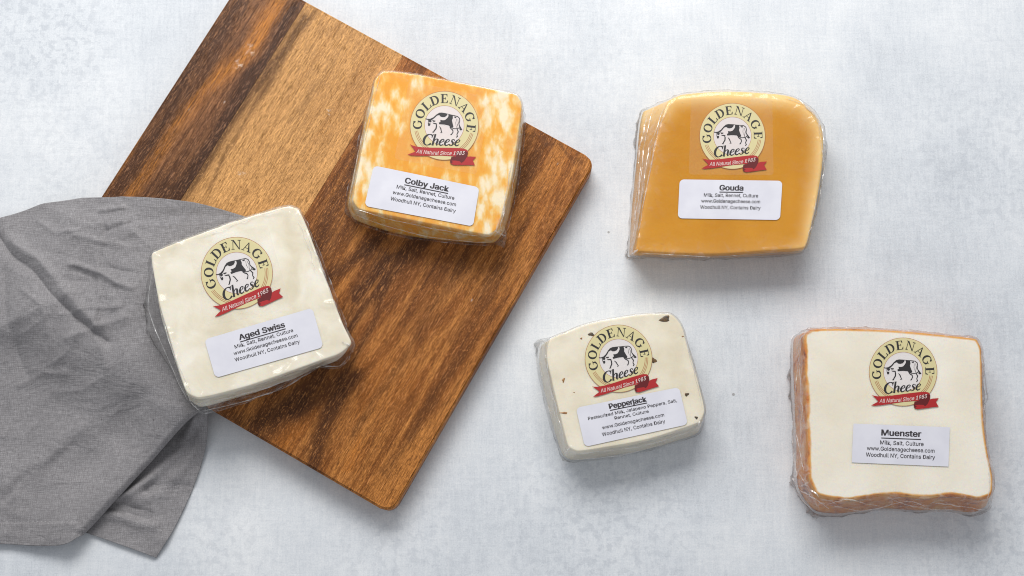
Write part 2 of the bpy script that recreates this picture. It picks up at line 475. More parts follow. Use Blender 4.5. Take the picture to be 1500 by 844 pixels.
def build_cloth():
    def unproj(pl, lift=0):
        out = []
        for a, b in pl:
            z = .01
            for _ in range(4):
                q = P(a, b, z); z = cloth_base(q.to_2d())[0] + .0035 + lift
            out.append(q.to_2d())
        return out
    FOLD = [(296, 598), (262, 632), (215, 685), (175, 728), (148, 757), (122, 784)]
    foldw = unproj(FOLD, .006)
    top = unproj([(-90, 350), (-40, 334), (0, 320), (60, 301), (110, 292), (150, 289), (195, 288), (240, 291), (290, 298), (330, 308), (372, 321), (400, 331)])
    right = unproj([(400, 331), (400, 400), (372, 480), (335, 550), (296, 598)])
    bot = unproj([(-90, 796), (0, 797), (50, 800), (88, 800), (108, 796)]) + list(reversed(foldw))
    left = unproj([(-90, 350), (-92, 500), (-92, 650), (-90, 796)])
    nu, nv = 330, 300
    G = coons(top, bot, left, right, nu, nv)
    V, F = [], []
    for j in range(nv+1):
        for i in range(nu+1):
            p = G[j][i]
            z = cloth_h(p)
            dF = min(seg_dist(p, foldw[a], foldw[a+1]) for a in range(len(foldw)-1)) if j > nv*.35 else 9
            if dF < .05:
                m = smooth(0, .02, in_swiss(p)+.008)
                lift = .0085*math.exp(-(max(0, dF-.006)/.020)**2) * m
                curl = .0060*max(0, 1-dF/.0045)**2 * m       # the folded edge rolls down
                z += lift-curl
            V.append((p.x, p.y, z))
    for j in range(nv):
        for i in range(nu):
            a = j*(nu+1)+i; F.append((a, a+nu+1, a+nu+2, a+1))
    # under layer (folded corner)
    rt = unproj([(300, 596), (303, 606), (299, 640), (290, 690), (272, 738), (250, 783), (228, 817)])
    bt = unproj([(118, 778), (150, 789), (190, 803), (228, 817)])
    lf = unproj([(262, 590), (225, 630), (180, 680), (140, 730), (118, 778)])
    tp = unproj([(262, 590), (280, 593), (300, 596)])
    n2u, n2v = 90, 160
    G2 = coons(tp, bt, lf, rt, n2u, n2v)
    st = len(V)
    cr = [([(292, 615), (262, 660), (225, 700), (190, 722), (170, 728)], .0042, .0036),
          ([(285, 630), (250, 672), (215, 718)], -.0022, .0030),
          ([(298, 640), (265, 690), (235, 720), (200, 730)], .0022, .0050),
          ([(215, 757), (170, 742), (150, 738)], -.0035, .0036),
          ([(225, 770), (180, 757), (150, 752)], .0026, .0040),
          ([(280, 720), (245, 712), (215, 718)], -.0020, .0045),
          ([(240, 790), (200, 772)], .0012, .006)]
    cr = [([P(*q, .003).to_2d() for q in pl], h, w) for pl, h, w in cr]
    for j in range(n2v+1):
        for i in range(n2u+1):
            p = G2[j][i]; zb, d = cloth_base(p)
            # hangs steeply off the board edge, then lies on the table
            zb2 = ZB*(1-smooth(-.001, .026, d)) if d > -.001 else ZB
            z = 0
            for pl, h, w in cr:
                dd = min(seg_dist(p, pl[a], pl[a+1]) for a in range(len(pl)-1))
                z += h*math.exp(-(dd/w)**2)
            z += .0012+.0010*noise.noise(Vector((p.x*40, p.y*40, 31)))
            m = smooth(-.004, .010, in_swiss(p))
            V.append((p.x, p.y, zb2 + .0007 + max(0, z)*(.15+.85*m)*smooth(0, .006, (bt[-1]-p).length+.002)))
    for j in range(n2v):
        for i in range(n2u):
            a = st+j*(n2u+1)+i; F.append((a, a+n2u+1, a+n2u+2, a+1))
    # faces point up
    org = Vector((V[len(V)//3][0], V[len(V)//3][1], 0))
    root = thing('linen_napkin', 'crumpled grey linen napkin draped over the lower left corner of the board', 'napkin', org)
    o = link_mesh('cloth', V, F, MC, root, org)
    sd = o.modifiers.new('thickness', 'SOLIDIFY'); sd.thickness = .0006; sd.offset = 1.0
    # hem stitching: short raised threads, along both hems
    n = NT('stitch_thread'); ms = n.done(n.principled((.42, .41, .42), .8).outputs[0])
    SV, SF = [], []
    def grid_z(p, first):
        best = 1e9; z = 0
        rng = range(0, st) if first else range(st, len(V))
        for q in rng:
            dd = (V[q][0]-p.x)**2 + (V[q][1]-p.y)**2
            if dd < best: best = dd; z = V[q][2]
        return z
    def stitches(pl, first):
        L = sum((pl[i+1]-pl[i]).length for i in range(len(pl)-1)); n_ = int(L/.0032)
        pts = curve_pts(pl, n_*2)
        for k in range(n_):
            a, b = pts[2*k], lerp(pts[2*k], pts[2*k+1], 1.25)
            za = grid_z(a, first)+.0006; zb_ = grid_z(b, first)+.0006
            e = (b-a).normalized(); nr = Vector((-e.y, e.x))*.00022
            s = len(SV); m = (a+b)/2; zm = (za+zb_)/2+.0003
            SV.extend([(a.x, a.y, za), (m.x+nr.x, m.y+nr.y, zm-.0002), (m.x-nr.x, m.y-nr.y, zm-.0002), (b.x, b.y, zb_), (m.x, m.y, zm)])
            SF.extend([(s, s+4, s+1), (s, s+2, s+4), (s+3, s+1, s+4), (s+3, s+4, s+2)])
    stitches(unproj([(-20, 763), (40, 764), (80, 765), (120, 765)]), True)
    stitches(unproj([(148, 747), (175, 757), (215, 770), (246, 781)]), False)
    s = link_mesh('hem_stitching', SV, SF, ms, root, org, False); s['kind'] = 'stuff'
build_cloth()

# ------------------------------------------------------------------ cheese packages
def mat_film(name, haze=.05, bump=.0006, scale=170, seed=0.0, gloss=1.0):
    n = NT(name)
    side = n.attr('side')
    vec = n.mapping(loc=(seed, seed*.3, 0))
    cr = n.noise(scale*.75, 3, .5, vec, dist=1.2)
    br = n.noise(28, 3, .5, vec)
    bm = n.bump(cr, bump, n.math('MULTIPLY_ADD', side, .8, .10) if False else .5)
    bs = bm.node; n.t.links.new(n.math('MULTIPLY_ADD', side, .38, .06), bs.inputs['Strength'])
    bm2 = n.bump(br, .0022, .55, bm)
    lw = n.n('ShaderNodeLayerWeight'); lw.inputs['Blend'].default_value = .5; n.t.links.new(bm2, lw.inputs['Normal'])
    fr = n.math('MULTIPLY_ADD', n.math('POWER', lw.outputs['Facing'], 4.0), .80, .035)
    tr = n.n('ShaderNodeBsdfTransparent'); tr.inputs[0].default_value = (.985, .985, .985, 1)
    gl = n.n('ShaderNodeBsdfGlossy'); gl.inputs['Roughness'].default_value = .16; n.t.links.new(bm2, gl.inputs['Normal'])
    df = n.n('ShaderNodeBsdfTranslucent'); df.inputs[0].default_value = (.9, .9, .92, 1)
    dd = n.n('ShaderNodeBsdfDiffuse'); dd.inputs[0].default_value = (.88, .89, .91, 1)
    m0 = n.n('ShaderNodeMixShader'); m0.inputs[0].default_value = .35; n.t.links.new(dd.outputs[0], m0.inputs[1]); n.t.links.new(df.outputs[0], m0.inputs[2])
    m1 = n.n('ShaderNodeMixShader')
    foot = n.mrange(n.attr('edge'), -.0100, -.0062, 2.4, 1.0, 'LINEAR')  # milkier skirt edge, with its thin highlight put into the haze
    hz = n.math('MULTIPLY', n.math('MULTIPLY', n.mrange(cr, .48, .68, .45, 1.9), n.math('MULTIPLY_ADD', side, haze*1.5, haze*.12)), foot, clamp=True)
    n.t.links.new(hz, m1.inputs[0]); n.t.links.new(tr.outputs[0], m1.inputs[1]); n.t.links.new(m0.outputs[0], m1.inputs[2])
    m2 = n.n('ShaderNodeMixShader'); n.t.links.new(n.math('MULTIPLY', fr, gloss, clamp=True), m2.inputs[0])
    n.t.links.new(m1.outputs[0], m2.inputs[1]); n.t.links.new(gl.outputs[0], m2.inputs[2])
    return n.done(m2.outputs[0])

def cheese_shader(n, col, rough=.42, bump_h=None, bd=.0003):
    nm = n.bump(bump_h if bump_h is not None else n.noise(220, 3, .6), bd, .5)
    return n.done(n.principled(col, rough, nm, **{'Subsurface Weight': .25, 'Subsurface Scale': .004, 'Subsurface Radius': (1.0, .6, .3), 'Specular IOR Level': .06}).outputs[0])
def mat_swiss():
    n = NT('pale_swiss_cheese')
    c = n.ramp(n.noise(38, 4, .55, dist=.5), [(.32, (.70, .635, .49)), (.5, (.79, .735, .605)), (.68, (.85, .81, .71))])
    return cheese_shader(n, c, .4, n.noise(75, 4, .6), .0006)
def mat_colby():
    n = NT('marbled_colby_cheese')
    w = n.noise(1, 3, .5, n.mapping(scale=(165, 75, 80), rot=(0, 0, R(-8)), loc=(2.3, .4, 0)), dist=.2)
    w2 = n.noise(1, 2, .5, n.mapping(scale=(34, 22, 30), loc=(1.3, 4.1, 0)))
    sx = n.n('ShaderNodeSeparateXYZ'); n.set(sx.inputs[0], n.tc.outputs['Object'])
    side = n.mrange(n.math('ABSOLUTE', n.math('ADD', sx.outputs[0], .004)), .022, .05, -.05, .075)
    v = n.math('ADD', n.math('MULTIPLY_ADD', w, .70, n.math('MULTIPLY', w2, .30)), side)
    c = n.ramp(v, [(.42, (.79, .36, .045)), (.50, (.81, .44, .090)), (.565, (.82, .58, .25)), (.65, (.85, .74, .53))])
    return cheese_shader(n, c, .42)
def mat_gouda():
    n = NT('amber_gouda_cheese')
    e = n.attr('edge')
    base = n.ramp(n.noise(24, 4, .5), [(.3, (.53, .225, .014)), (.7, (.62, .285, .024))])
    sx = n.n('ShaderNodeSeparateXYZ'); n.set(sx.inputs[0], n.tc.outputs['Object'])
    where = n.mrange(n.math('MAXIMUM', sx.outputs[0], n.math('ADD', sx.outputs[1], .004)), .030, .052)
    lit_rim = n.math('MULTIPLY', n.math('POWER', n.mrange(e, -.0005, .016, 1, 0, 'LINEAR'), 2.2), n.math('MULTIPLY_ADD', where, .78, .12))  # paler top and right edges: light off the bevel painted into the colour
    c = n.mix(n.math('MULTIPLY', lit_rim, n.mrange(n.noise(30, 2), .3, .7, .75, 1.0)), base, (.86, .60, .25))
    spk = n.mrange(n.noise(300, 2), .68, .74)
    c = n.mix(n.math('MULTIPLY', spk, .35), c, (.40, .16, .02))
    return cheese_shader(n, c, .36)
def mat_pepper():
    n = NT('cream_pepperjack_cheese')
    c = n.ramp(n.noise(40, 4, .55), [(.32, (.71, .64, .49)), (.68, (.82, .765, .635))])
    return cheese_shader(n, c, .4, n.noise(90, 4, .6), .0005)
def mat_muenster():
    n = NT('muenster_cheese_with_orange_rind')
    e = n.attr('edge')
    sx = n.n('ShaderNodeSeparateXYZ'); n.set(sx.inputs[0], n.tc.outputs['Object'])
    here = n.math('MAXIMUM', n.mrange(sx.outputs[1], -.050, -.056, 0, 1), n.mrange(sx.outputs[0], -.060, -.064, 0, 1))
    wob = n.math('MULTIPLY_ADD', n.noise(55, 3, .6), n.math('MULTIPLY_ADD', here, .0040, .0006), n.math('MULTIPLY_ADD', here, -.0022, .0000))
    ee = n.math('ADD', e, wob)
    top = n.ramp(n.noise(20, 2, .5), [(.34, (.78, .72, .59)), (.66, (.86, .815, .72))])
    rind = n.ramp(n.noise(85, 5, .65, dist=.6), [(.32, (.16, .028, .005)), (.43, (.50, .14, .014)), (.56, (.62, .24, .036)), (.70, (.60, .34, .13))])
    warm = n.mix(n.mrange(ee, -.0005, .0006), rind, (.70, .38, .09))
    c = n.mix(n.mrange(ee, .0002, .0016), warm, top)
    return cheese_shader(n, c, .42)

SPAN = 20
def ring_mesh(name, base, top, bev, h, z0, mat, parent, org, film=False, prm=None, groove=None, wob=None, caprings=22):
    """base/top = lists of photo positions (outline at the foot and at the crest)"""
    prm = prm or {}
    B3 = catmull([P(*q, z0).to_2d() for q in base], SPAN)
    T3 = catmull([P(*q, z0+h).to_2d() for q in top], SPAN)
    bvv = catmull([Vector((b, 0)) for b in bev], SPAN); bvv = [max(.0004, b.x) for b in bvv]
    N = len(T3); c = sum(T3, Vector((0, 0)))/N
    nrm = []
    for i in range(N):
        t = (T3[(i+3) % N]-T3[(i-3) % N]).normalized(); q = Vector((t.y, -t.x))
        if q.dot(T3[i]-c) < 0: q = -q
        nrm.append(q)
    V, F, side, edge = [], [], [], []
    sd = prm.get('seed', 0.0); A = prm.get('amp', .0012); off = .0005 if film else 0.0
    flares = [(P(fx, fy, z0+h*.4).to_2d(), a, r) for fx, fy, a, r in prm.get('flares', [])]
    quads = []
    for qd in prm.get('keep', []):
        pts = [P(*a, z0+h).to_2d() for a in qd]; quads.append((pts, sum(pts, Vector((0, 0)))/4))
    def keep(p):
        m = 1.0
        for pts, cc in quads:
            d = -9
            for i in range(4):
                a, b = pts[i], pts[(i+1) % 4]; e = (b-a).normalized(); nr = Vector((e.y, -e.x))
                if (cc-a).dot(nr) > 0: nr = -nr
                d = max(d, (p-a).dot(nr))
            m = min(m, smooth(.0004, .004, d))
        return m
    def crk(p, s, hz):
        a = noise.noise(Vector((p.x*55+sd, p.y*55, hz*12)))
        b = 1-3.0*abs(noise.noise(Vector((p.x*48+sd*2+hz*9, p.y*48, hz*20+5))))
        d = 1-3.4*abs(noise.noise(Vector((p.x*115+hz*30, p.y*115+sd, hz*25))))
        return max(0, .30*a+.75*max(0, b)**2+.30*max(0, d)**2)
    rings = []
    NS = 9 if not film else 12
    # foot
    if film:
        for rr, zz in ((1.0, .0004), (.45, .0006)):
            ring = []
            for i in range(N):
                p = B3[i]; sk = prm.get('skirt', .0015)*(.55+.9*noise.noise(Vector((p.x*70+sd, p.y*70, 2)))+.6*crk(p, 0, 0))
                q = p + nrm[i]*(max(.0002, sk)*rr+off)
                ring.append((q.x, q.y, z0+zz, 1.0, -.01))
            rings.append(ring)
    else:
        rings.append([((B3[i]-nrm[i]*.0012).x, (B3[i]-nrm[i]*.0012).y, z0, 1.0, -.01) for i in range(N)])
    for k_ in range(NS+1):
        t = k_/NS; ring = []
        for i in range(N):
            bv = bvv[i]; bz = min(bv, h*.42)
            Tout = T3[i]+nrm[i]*bv*.9
            bow = prm.get('bow', 0)*math.sin(math.pi*t)
            tt = t**prm.get('pow', 1.0)
            p = B3[i].lerp(Tout, tt)
            z = lerp(.0012 if not film else .0010, h-bz, t)
            o_ = off+bow
            if film:
                o_ += A*crk(p, i, z)*(1-.35*t)
                for fc, fa, fr in flares:
                    g = math.exp(-((p-fc).length/fr)**2)
                    if g > .02: o_ += fa*g*(.35+1.3*crk(p*1.3, i, z))*(1-.5*t)
                z += .0008*noise.noise(Vector((p.x*120, p.y*120, t*4+sd)))*math.sin(math.pi*t)
            if groove: o_ += groove(t, p)
            q = p+nrm[i]*o_
            ring.append((q.x, q.y, z0+z, 1.0, -.006*(1-t)))
        rings.append(ring)
    for a in (22, 45, 68):
        ring = []
        for i in range(N):
            bv = bvv[i]; bz = min(bv, h*.42); an = R(a)
            o_ = bv*.9*math.cos(an)+off
            z = h-bz*(1-math.sin(an))+off*.6
            q = T3[i]+nrm[i]*o_
            if film:
                cc = crk(q, i, 1.0)*keep(q)
                q = q+nrm[i]*A*.65*cc; z += A*.45*cc*(a/68)
            ring.append((q.x, q.y, z0+z+(wob(q) if wob else 0), 1.0 - a/90*.25, -.0003))
        rings.append(ring)
    for k_ in range(caprings):
        f = (k_/caprings)**1.25; ring = []
        for i in range(N):
            q = c+(T3[i]-c)*(1-f); e = (T3[i]-q).length
            z = h+(.00035 if film else 0)
            if film:
                z += prm.get('topamp', .0006)*keep(q)*(crk(q, i, 1.0)*math.exp(-e/prm.get('tdecay', .004)) + .10*max(0, crk(q*.8, i, 2.0)-.2))
            ring.append((q.x, q.y, z0+z+(wob(q) if wob else 0), .72*math.exp(-e/.006), e))
        rings.append(ring)
    for rg in rings:
        for v in rg: V.append(v[:3]); side.append(v[3]); edge.append(v[4])
    for r_ in range(len(rings)-1):
        for i in range(N):
            i2 = (i+1) % N; a, b = r_*N, (r_+1)*N
            F.append((a+i, a+i2, b+i2, b+i))
    V.append((c.x, c.y, z0+h+(.00035 if film else 0)+(wob(c) if wob else 0))); side.append(0); edge.append(.05)
    a = (len(rings)-1)*N
    for i in range(N): F.append((a+i, a+(i+1) % N, len(V)-1))
    if not film: F.append(tuple(reversed(range(N))))
    # orient outward (outline given clockwise in the photo)
    area2 = sum(T3[i].x*T3[(i+1) % N].y-T3[(i+1) % N].x*T3[i].y for i in range(N))
    if area2 < 0: F = [tuple(reversed(f)) for f in F]
    return link_mesh(name, V, F, mat, parent, org, True, {'side': side, 'edge': edge})

# ---- print materials
def ink(name, col, rough=.45, alpha=1.0):
    n = NT(name)
    n_ = n.noise(300, 2)
    c = n.mix(n.mrange(n_, .3, .7, 0, .10), col, tuple(min(1, x*1.15+.01) for x in col))
    p = n.principled(c, rough, **{'Specular IOR Level': .4})
    if alpha < 1:
        tr = n.n('ShaderNodeBsdfTransparent'); mx = n.n('ShaderNodeMixShader'); mx.inputs[0].default_value = alpha
        n.t.links.new(tr.outputs[0], mx.inputs[1]); n.t.links.new(p.outputs[0], mx.inputs[2]); return n.done(mx.outputs[0])
    return n.done(p.outputs[0])
M_BLACK = ink('black_ink', (.022, .02, .022))
M_TEXT = ink('label_ink', (.035, .03, .035))
M_WHITE = ink('white_ink', (.66, .50, .47))
M_YEL = ink('pale_yellow_ink', (.66, .59, .32), .4, .90)
M_DISC = ink('white_disc_ink', (.80, .76, .76), .4, .74)
M_RED = ink('red_ink', (.37, .015, .017))
M_DRED = ink('dark_red_ink', (.11, .005, .007))
M_BROWN = ink('russet_ink', (.36, .13, .055))
def mat_paper():
    n = NT('label_paper')
    c = n.mix(n.mrange(n.noise(60, 3), .3, .7), (.62, .62, .685), (.67, .67, .73))
    return n.done(n.principled(c, .42, n.bump(n.noise(130, 3), .0003, .35), **{'Specular IOR Level': .45}).outputs[0])
M_PAPER = mat_paper()
def mat_clear():
    n = NT('clear_sticker_film')
    tr = n.n('ShaderNodeBsdfTransparent'); df = n.n('ShaderNodeBsdfDiffuse'); df.inputs[0].default_value = (.9, .88, .84, 1)
    mx = n.n('ShaderNodeMixShader'); mx.inputs[0].default_value = .035
    n.t.links.new(tr.outputs[0], mx.inputs[1]); n.t.links.new(df.outputs[0], mx.inputs[2])
    gl = n.n('ShaderNodeBsdfGlossy'); gl.inputs['Roughness'].default_value = .2
    m2 = n.n('ShaderNodeMixShader'); m2.inputs[0].default_value = .02
    n.t.links.new(mx.outputs[0], m2.inputs[1]); n.t.links.new(gl.outputs[0], m2.inputs[2])
    return n.done(m2.outputs[0])
M_CLEAR = mat_clear()

# ---- lettering: plain sans letters as tables of points, serif capitals drawn here
_cache = {}
# letter shapes of a plain sans: character, advance, outline points, triangles (thousandths of an em)
GLYPHS = {
 ',': (188, [91, -128, 27, -128, 60, 80, 149, 80], [1, 3, 2, 1, 0, 3]),
 '.': (188, [134, 2, 116, -10, 95, -14, 74, -10, 57, 2, 44, 20, 40, 41, 44, 62, 57, 80, 74, 92, 95, 96, 116, 92, 134, 80, 146, 62, 150, 41, 146, 20], [9, 11, 10, 9, 12,
  11, 8, 12, 9, 7, 12, 8, 7, 13, 12, 6, 13, 7, 6, 14, 13, 6, 15, 14, 5, 15, 6, 5, 0, 15, 4, 0, 5, 4, 1, 0, 3, 1, 4, 2, 1, 3]),
 '1': (453, [400, -9, 67, -9, 67, 64, 400, 64, 195, 518, 285, 518, 285, -9, 203, -9, 203, 439, 212, 439, 77, 340, 77, 431], [11, 5, 4, 11, 8, 5, 8, 9, 5, 9, 6, 5, 11, 7,
  8, 10, 6, 9, 10, 7, 11, 7, 6, 10, 1, 3, 2, 1, 0, 3]),
 '3': (453, [313, 4, 268, -11, 218, -16, 172, -12, 129, 1, 92, 23, 63, 52, 43, 88, 33, 141, 116, 141, 123, 111, 134, 93, 149, 78, 169, 68, 192, 61, 218, 59, 247, 61,
  271, 69, 292, 81, 307, 98, 317, 119, 320, 145, 317, 169, 308, 192, 293, 210, 271, 225, 240, 235, 201, 239, 148, 239, 148, 302, 279, 452, 279, 443, 61, 443, 61, 518,
  381, 518, 381, 457, 202, 254, 202, 298, 265, 297, 312, 284, 350, 260, 379, 227, 396, 188, 402, 145, 396, 100, 378, 61, 350, 29], [32, 34, 33, 32, 35, 34, 32, 30, 35,
  30, 31, 35, 31, 36, 35, 32, 29, 30, 29, 31, 32, 29, 37, 31, 37, 36, 31, 28, 37, 29, 28, 38, 37, 28, 39, 38, 28, 40, 39, 28, 27, 40, 27, 41, 40, 26, 41, 27, 25, 41, 26,
  25, 42, 41, 24, 42, 25, 23, 42, 24, 22, 42, 23, 22, 43, 42, 21, 43, 22, 20, 43, 21, 20, 44, 43, 7, 9, 8, 7, 10, 9, 19, 44, 20, 7, 11, 10, 19, 45, 44, 18, 45, 19, 7,
  12, 11, 6, 12, 7, 17, 45, 18, 6, 13, 12, 16, 45, 17, 6, 14, 13, 15, 45, 16, 15, 46, 45, 6, 15, 14, 6, 46, 15, 5, 46, 6, 5, 0, 46, 4, 0, 5, 4, 1, 0, 3, 1, 4, 3, 2, 1]),
 '8': (453, [321, 3, 276, -11, 226, -16, 176, -11, 132, 3, 95, 26, 67, 57, 49, 94, 43, 135, 46, 168, 57, 199, 73, 226, 95, 248, 122, 264, 144, 271, 144, 261, 114, 274,
  85, 302, 67, 339, 61, 380, 67, 420, 83, 455, 108, 484, 142, 506, 182, 520, 226, 525, 271, 520, 310, 506, 343, 484, 369, 455, 385, 420, 391, 380, 385, 339, 367, 303,
  339, 274, 309, 261, 309, 271, 331, 264, 357, 248, 379, 226, 395, 199, 406, 168, 410, 135, 404, 94, 386, 57, 358, 26, 171, 69, 196, 61, 226, 58, 256, 61, 281, 69, 301,
  81, 315, 97, 324, 116, 328, 139, 324, 163, 315, 184, 299, 201, 279, 215, 254, 223, 226, 226, 198, 223, 173, 215, 153, 201, 137, 184, 128, 163, 124, 139, 128, 116, 136,
  97, 151, 81, 182, 308, 203, 301, 226, 299, 250, 301, 270, 308, 287, 320, 299, 335, 307, 354, 310, 376, 308, 397, 300, 415, 288, 430, 271, 441, 250, 448, 226, 451, 202,
  448, 181, 441, 165, 430, 152, 415, 145, 397, 142, 376, 145, 354, 152, 335, 165, 320], [24, 26, 25, 23, 26, 24, 23, 27, 26, 22, 27, 23, 22, 28, 27, 22, 29, 28, 21, 29,
  22, 21, 84, 29, 84, 83, 29, 83, 30, 29, 20, 85, 21, 85, 84, 21, 82, 30, 83, 20, 86, 85, 81, 30, 82, 20, 87, 86, 80, 30, 81, 20, 88, 87, 80, 31, 30, 19, 88, 20, 79, 31,
  80, 19, 89, 88, 78, 31, 79, 19, 90, 89, 78, 32, 31, 18, 90, 19, 77, 32, 78, 18, 91, 90, 76, 32, 77, 18, 92, 91, 76, 33, 32, 17, 92, 18, 75, 33, 76, 17, 93, 92, 17, 70,
  93, 74, 33, 75, 17, 71, 70, 73, 33, 74, 73, 34, 33, 16, 71, 17, 16, 72, 71, 72, 34, 73, 16, 34, 72, 16, 36, 34, 36, 35, 34, 15, 14, 16, 14, 36, 16, 13, 36, 14, 13, 37,
  36, 12, 37, 13, 12, 38, 37, 11, 38, 12, 11, 60, 38, 60, 39, 38, 11, 61, 60, 59, 39, 60, 59, 40, 39, 10, 61, 11, 58, 40, 59, 10, 62, 61, 57, 40, 58, 10, 63, 62, 10, 64,
  63, 56, 40, 57, 56, 41, 40, 9, 64, 10, 9, 65, 64, 55, 41, 56, 55, 42, 41, 8, 65, 9, 8, 66, 65, 54, 42, 55, 53, 42, 54, 8, 67, 66, 53, 43, 42, 7, 67, 8, 52, 43, 53, 7,
  68, 67, 51, 43, 52, 7, 69, 68, 6, 69, 7, 51, 44, 43, 6, 46, 69, 50, 44, 51, 6, 47, 46, 49, 44, 50, 6, 48, 47, 48, 44, 49, 6, 44, 48, 5, 44, 6, 5, 45, 44, 4, 45, 5, 4,
  0, 45, 4, 1, 0, 3, 1, 4, 3, 2, 1]),
 '9': (453, [138, 502, 179, 519, 226, 525, 273, 519, 315, 502, 349, 475, 376, 439, 392, 395, 398, 347, 394, 308, 381, 266, 358, 220, 323, 163, 205, -9, 113, -9, 297,
  257, 323, 257, 306, 228, 294, 214, 278, 203, 260, 193, 240, 188, 218, 186, 172, 191, 133, 206, 100, 231, 75, 265, 60, 305, 54, 352, 60, 399, 77, 441, 103, 476, 274,
  438, 252, 448, 226, 451, 201, 448, 179, 438, 160, 423, 146, 403, 137, 379, 134, 352, 137, 324, 146, 300, 160, 280, 179, 265, 201, 256, 226, 252, 252, 256, 274, 265,
  292, 280, 306, 299, 315, 323, 318, 350, 315, 378, 306, 403, 292, 423], [1, 3, 2, 0, 3, 1, 0, 4, 3, 31, 4, 0, 31, 5, 4, 30, 5, 31, 30, 34, 5, 34, 6, 5, 30, 35, 34, 33,
  6, 34, 30, 36, 35, 32, 6, 33, 29, 36, 30, 32, 7, 6, 55, 7, 32, 29, 37, 36, 29, 38, 37, 54, 7, 55, 29, 39, 38, 53, 7, 54, 28, 39, 29, 53, 8, 7, 28, 40, 39, 52, 8, 53,
  27, 40, 28, 27, 41, 40, 51, 8, 52, 51, 9, 8, 27, 42, 41, 50, 9, 51, 50, 10, 9, 26, 42, 27, 26, 43, 42, 49, 10, 50, 26, 44, 43, 48, 10, 49, 48, 16, 10, 16, 11, 10, 26,
  45, 44, 47, 15, 48, 15, 16, 48, 25, 45, 26, 17, 11, 16, 47, 21, 15, 21, 14, 15, 25, 46, 45, 46, 21, 47, 25, 21, 46, 24, 21, 25, 18, 11, 17, 18, 12, 11, 19, 12, 18, 23,
  21, 24, 20, 12, 19, 21, 12, 20, 22, 21, 23, 14, 12, 21, 14, 13, 12]),
 'A': (480, [91, -9, 4, -9, 195, 518, 282, 518, 476, -9, 389, -9, 279, 300, 268, 331, 255, 369, 241, 417, 220, 487, 257, 487, 236, 416, 221, 368, 209, 330, 199, 300,
  361, 190, 119, 190, 119, 151, 361, 151], [1, 10, 2, 10, 3, 2, 10, 11, 3, 11, 4, 3, 1, 12, 10, 12, 9, 10, 12, 9, 11, 9, 4, 11, 8, 16, 9, 16, 4, 9, 1, 13, 12, 7, 16, 8,
  1, 17, 13, 17, 14, 13, 6, 16, 7, 17, 15, 14, 17, 18, 15, 18, 0, 15, 5, 19, 6, 19, 16, 6, 1, 18, 17, 18, 16, 17, 18, 19, 16, 19, 4, 16, 1, 0, 18, 5, 4, 19]),
 'C': (510, [343, -4, 307, -13, 267, -16, 203, -8, 145, 17, 98, 57, 62, 111, 39, 177, 31, 254, 39, 331, 62, 397, 98, 451, 145, 491, 203, 516, 267, 525, 306, 522, 343,
  513, 377, 498, 408, 478, 434, 453, 456, 423, 472, 388, 485, 339, 402, 339, 392, 370, 382, 390, 368, 407, 352, 421, 333, 432, 313, 440, 291, 445, 268, 447, 225, 441,
  188, 425, 157, 397, 133, 360, 118, 312, 112, 254, 118, 196, 133, 148, 158, 111, 189, 84, 226, 68, 268, 62, 290, 64, 313, 69, 333, 77, 352, 88, 368, 102, 382, 119, 392,
  139, 402, 169, 484, 169, 472, 121, 456, 86, 434, 56, 408, 31, 377, 11], [13, 15, 14, 13, 16, 15, 12, 16, 13, 12, 17, 16, 12, 18, 17, 11, 18, 12, 11, 19, 18, 11, 31,
  19, 31, 30, 19, 30, 20, 19, 10, 32, 11, 32, 31, 11, 29, 20, 30, 10, 33, 32, 28, 20, 29, 27, 20, 28, 10, 34, 33, 27, 21, 20, 26, 21, 27, 25, 21, 26, 10, 35, 34, 9, 35,
  10, 24, 21, 25, 24, 22, 21, 23, 22, 24, 9, 36, 35, 8, 36, 9, 8, 37, 36, 8, 38, 37, 7, 38, 8, 7, 39, 38, 6, 39, 7, 50, 52, 51, 50, 53, 52, 6, 40, 39, 49, 53, 50, 49,
  54, 53, 48, 54, 49, 5, 40, 6, 5, 41, 40, 47, 54, 48, 46, 54, 47, 46, 55, 54, 5, 42, 41, 45, 55, 46, 44, 55, 45, 5, 43, 42, 43, 55, 44, 5, 55, 43, 4, 55, 5, 4, 56, 55,
  4, 57, 56, 3, 57, 4, 3, 0, 57, 3, 1, 0, 2, 1, 3]),
 'D': (502, [355, 23, 293, -1, 219, -9, 87, -9, 87, 66, 214, 66, 269, 72, 313, 89, 347, 116, 371, 153, 385, 200, 390, 255, 385, 310, 371, 357, 347, 393, 315, 420, 273,
  437, 220, 443, 84, 443, 84, 518, 226, 518, 297, 510, 357, 486, 406, 448, 442, 395, 463, 331, 471, 255, 463, 180, 441, 115, 405, 62, 51, 518, 134, 518, 134, -9, 51,
  -9], [33, 19, 30, 19, 31, 30, 33, 18, 19, 31, 20, 19, 32, 20, 31, 32, 17, 20, 17, 21, 20, 17, 22, 21, 17, 23, 22, 17, 16, 23, 16, 24, 23, 33, 17, 18, 33, 4, 17, 4, 32,
  17, 15, 24, 16, 14, 24, 15, 14, 25, 24, 13, 25, 14, 12, 25, 13, 12, 26, 25, 11, 26, 12, 11, 27, 26, 10, 27, 11, 9, 27, 10, 9, 28, 27, 8, 28, 9, 7, 28, 8, 7, 29, 28, 6,
  29, 7, 5, 29, 6, 33, 3, 4, 32, 5, 4, 32, 29, 5, 32, 0, 29, 32, 1, 0, 32, 2, 1, 3, 32, 33, 32, 2, 3]),
 'G': (520, [381, 11, 328, -9, 269, -16, 203, -8, 145, 17, 97, 58, 61, 112, 39, 178, 31, 254, 39, 331, 61, 397, 97, 451, 144, 491, 201, 516, 265, 525, 305, 521, 343,
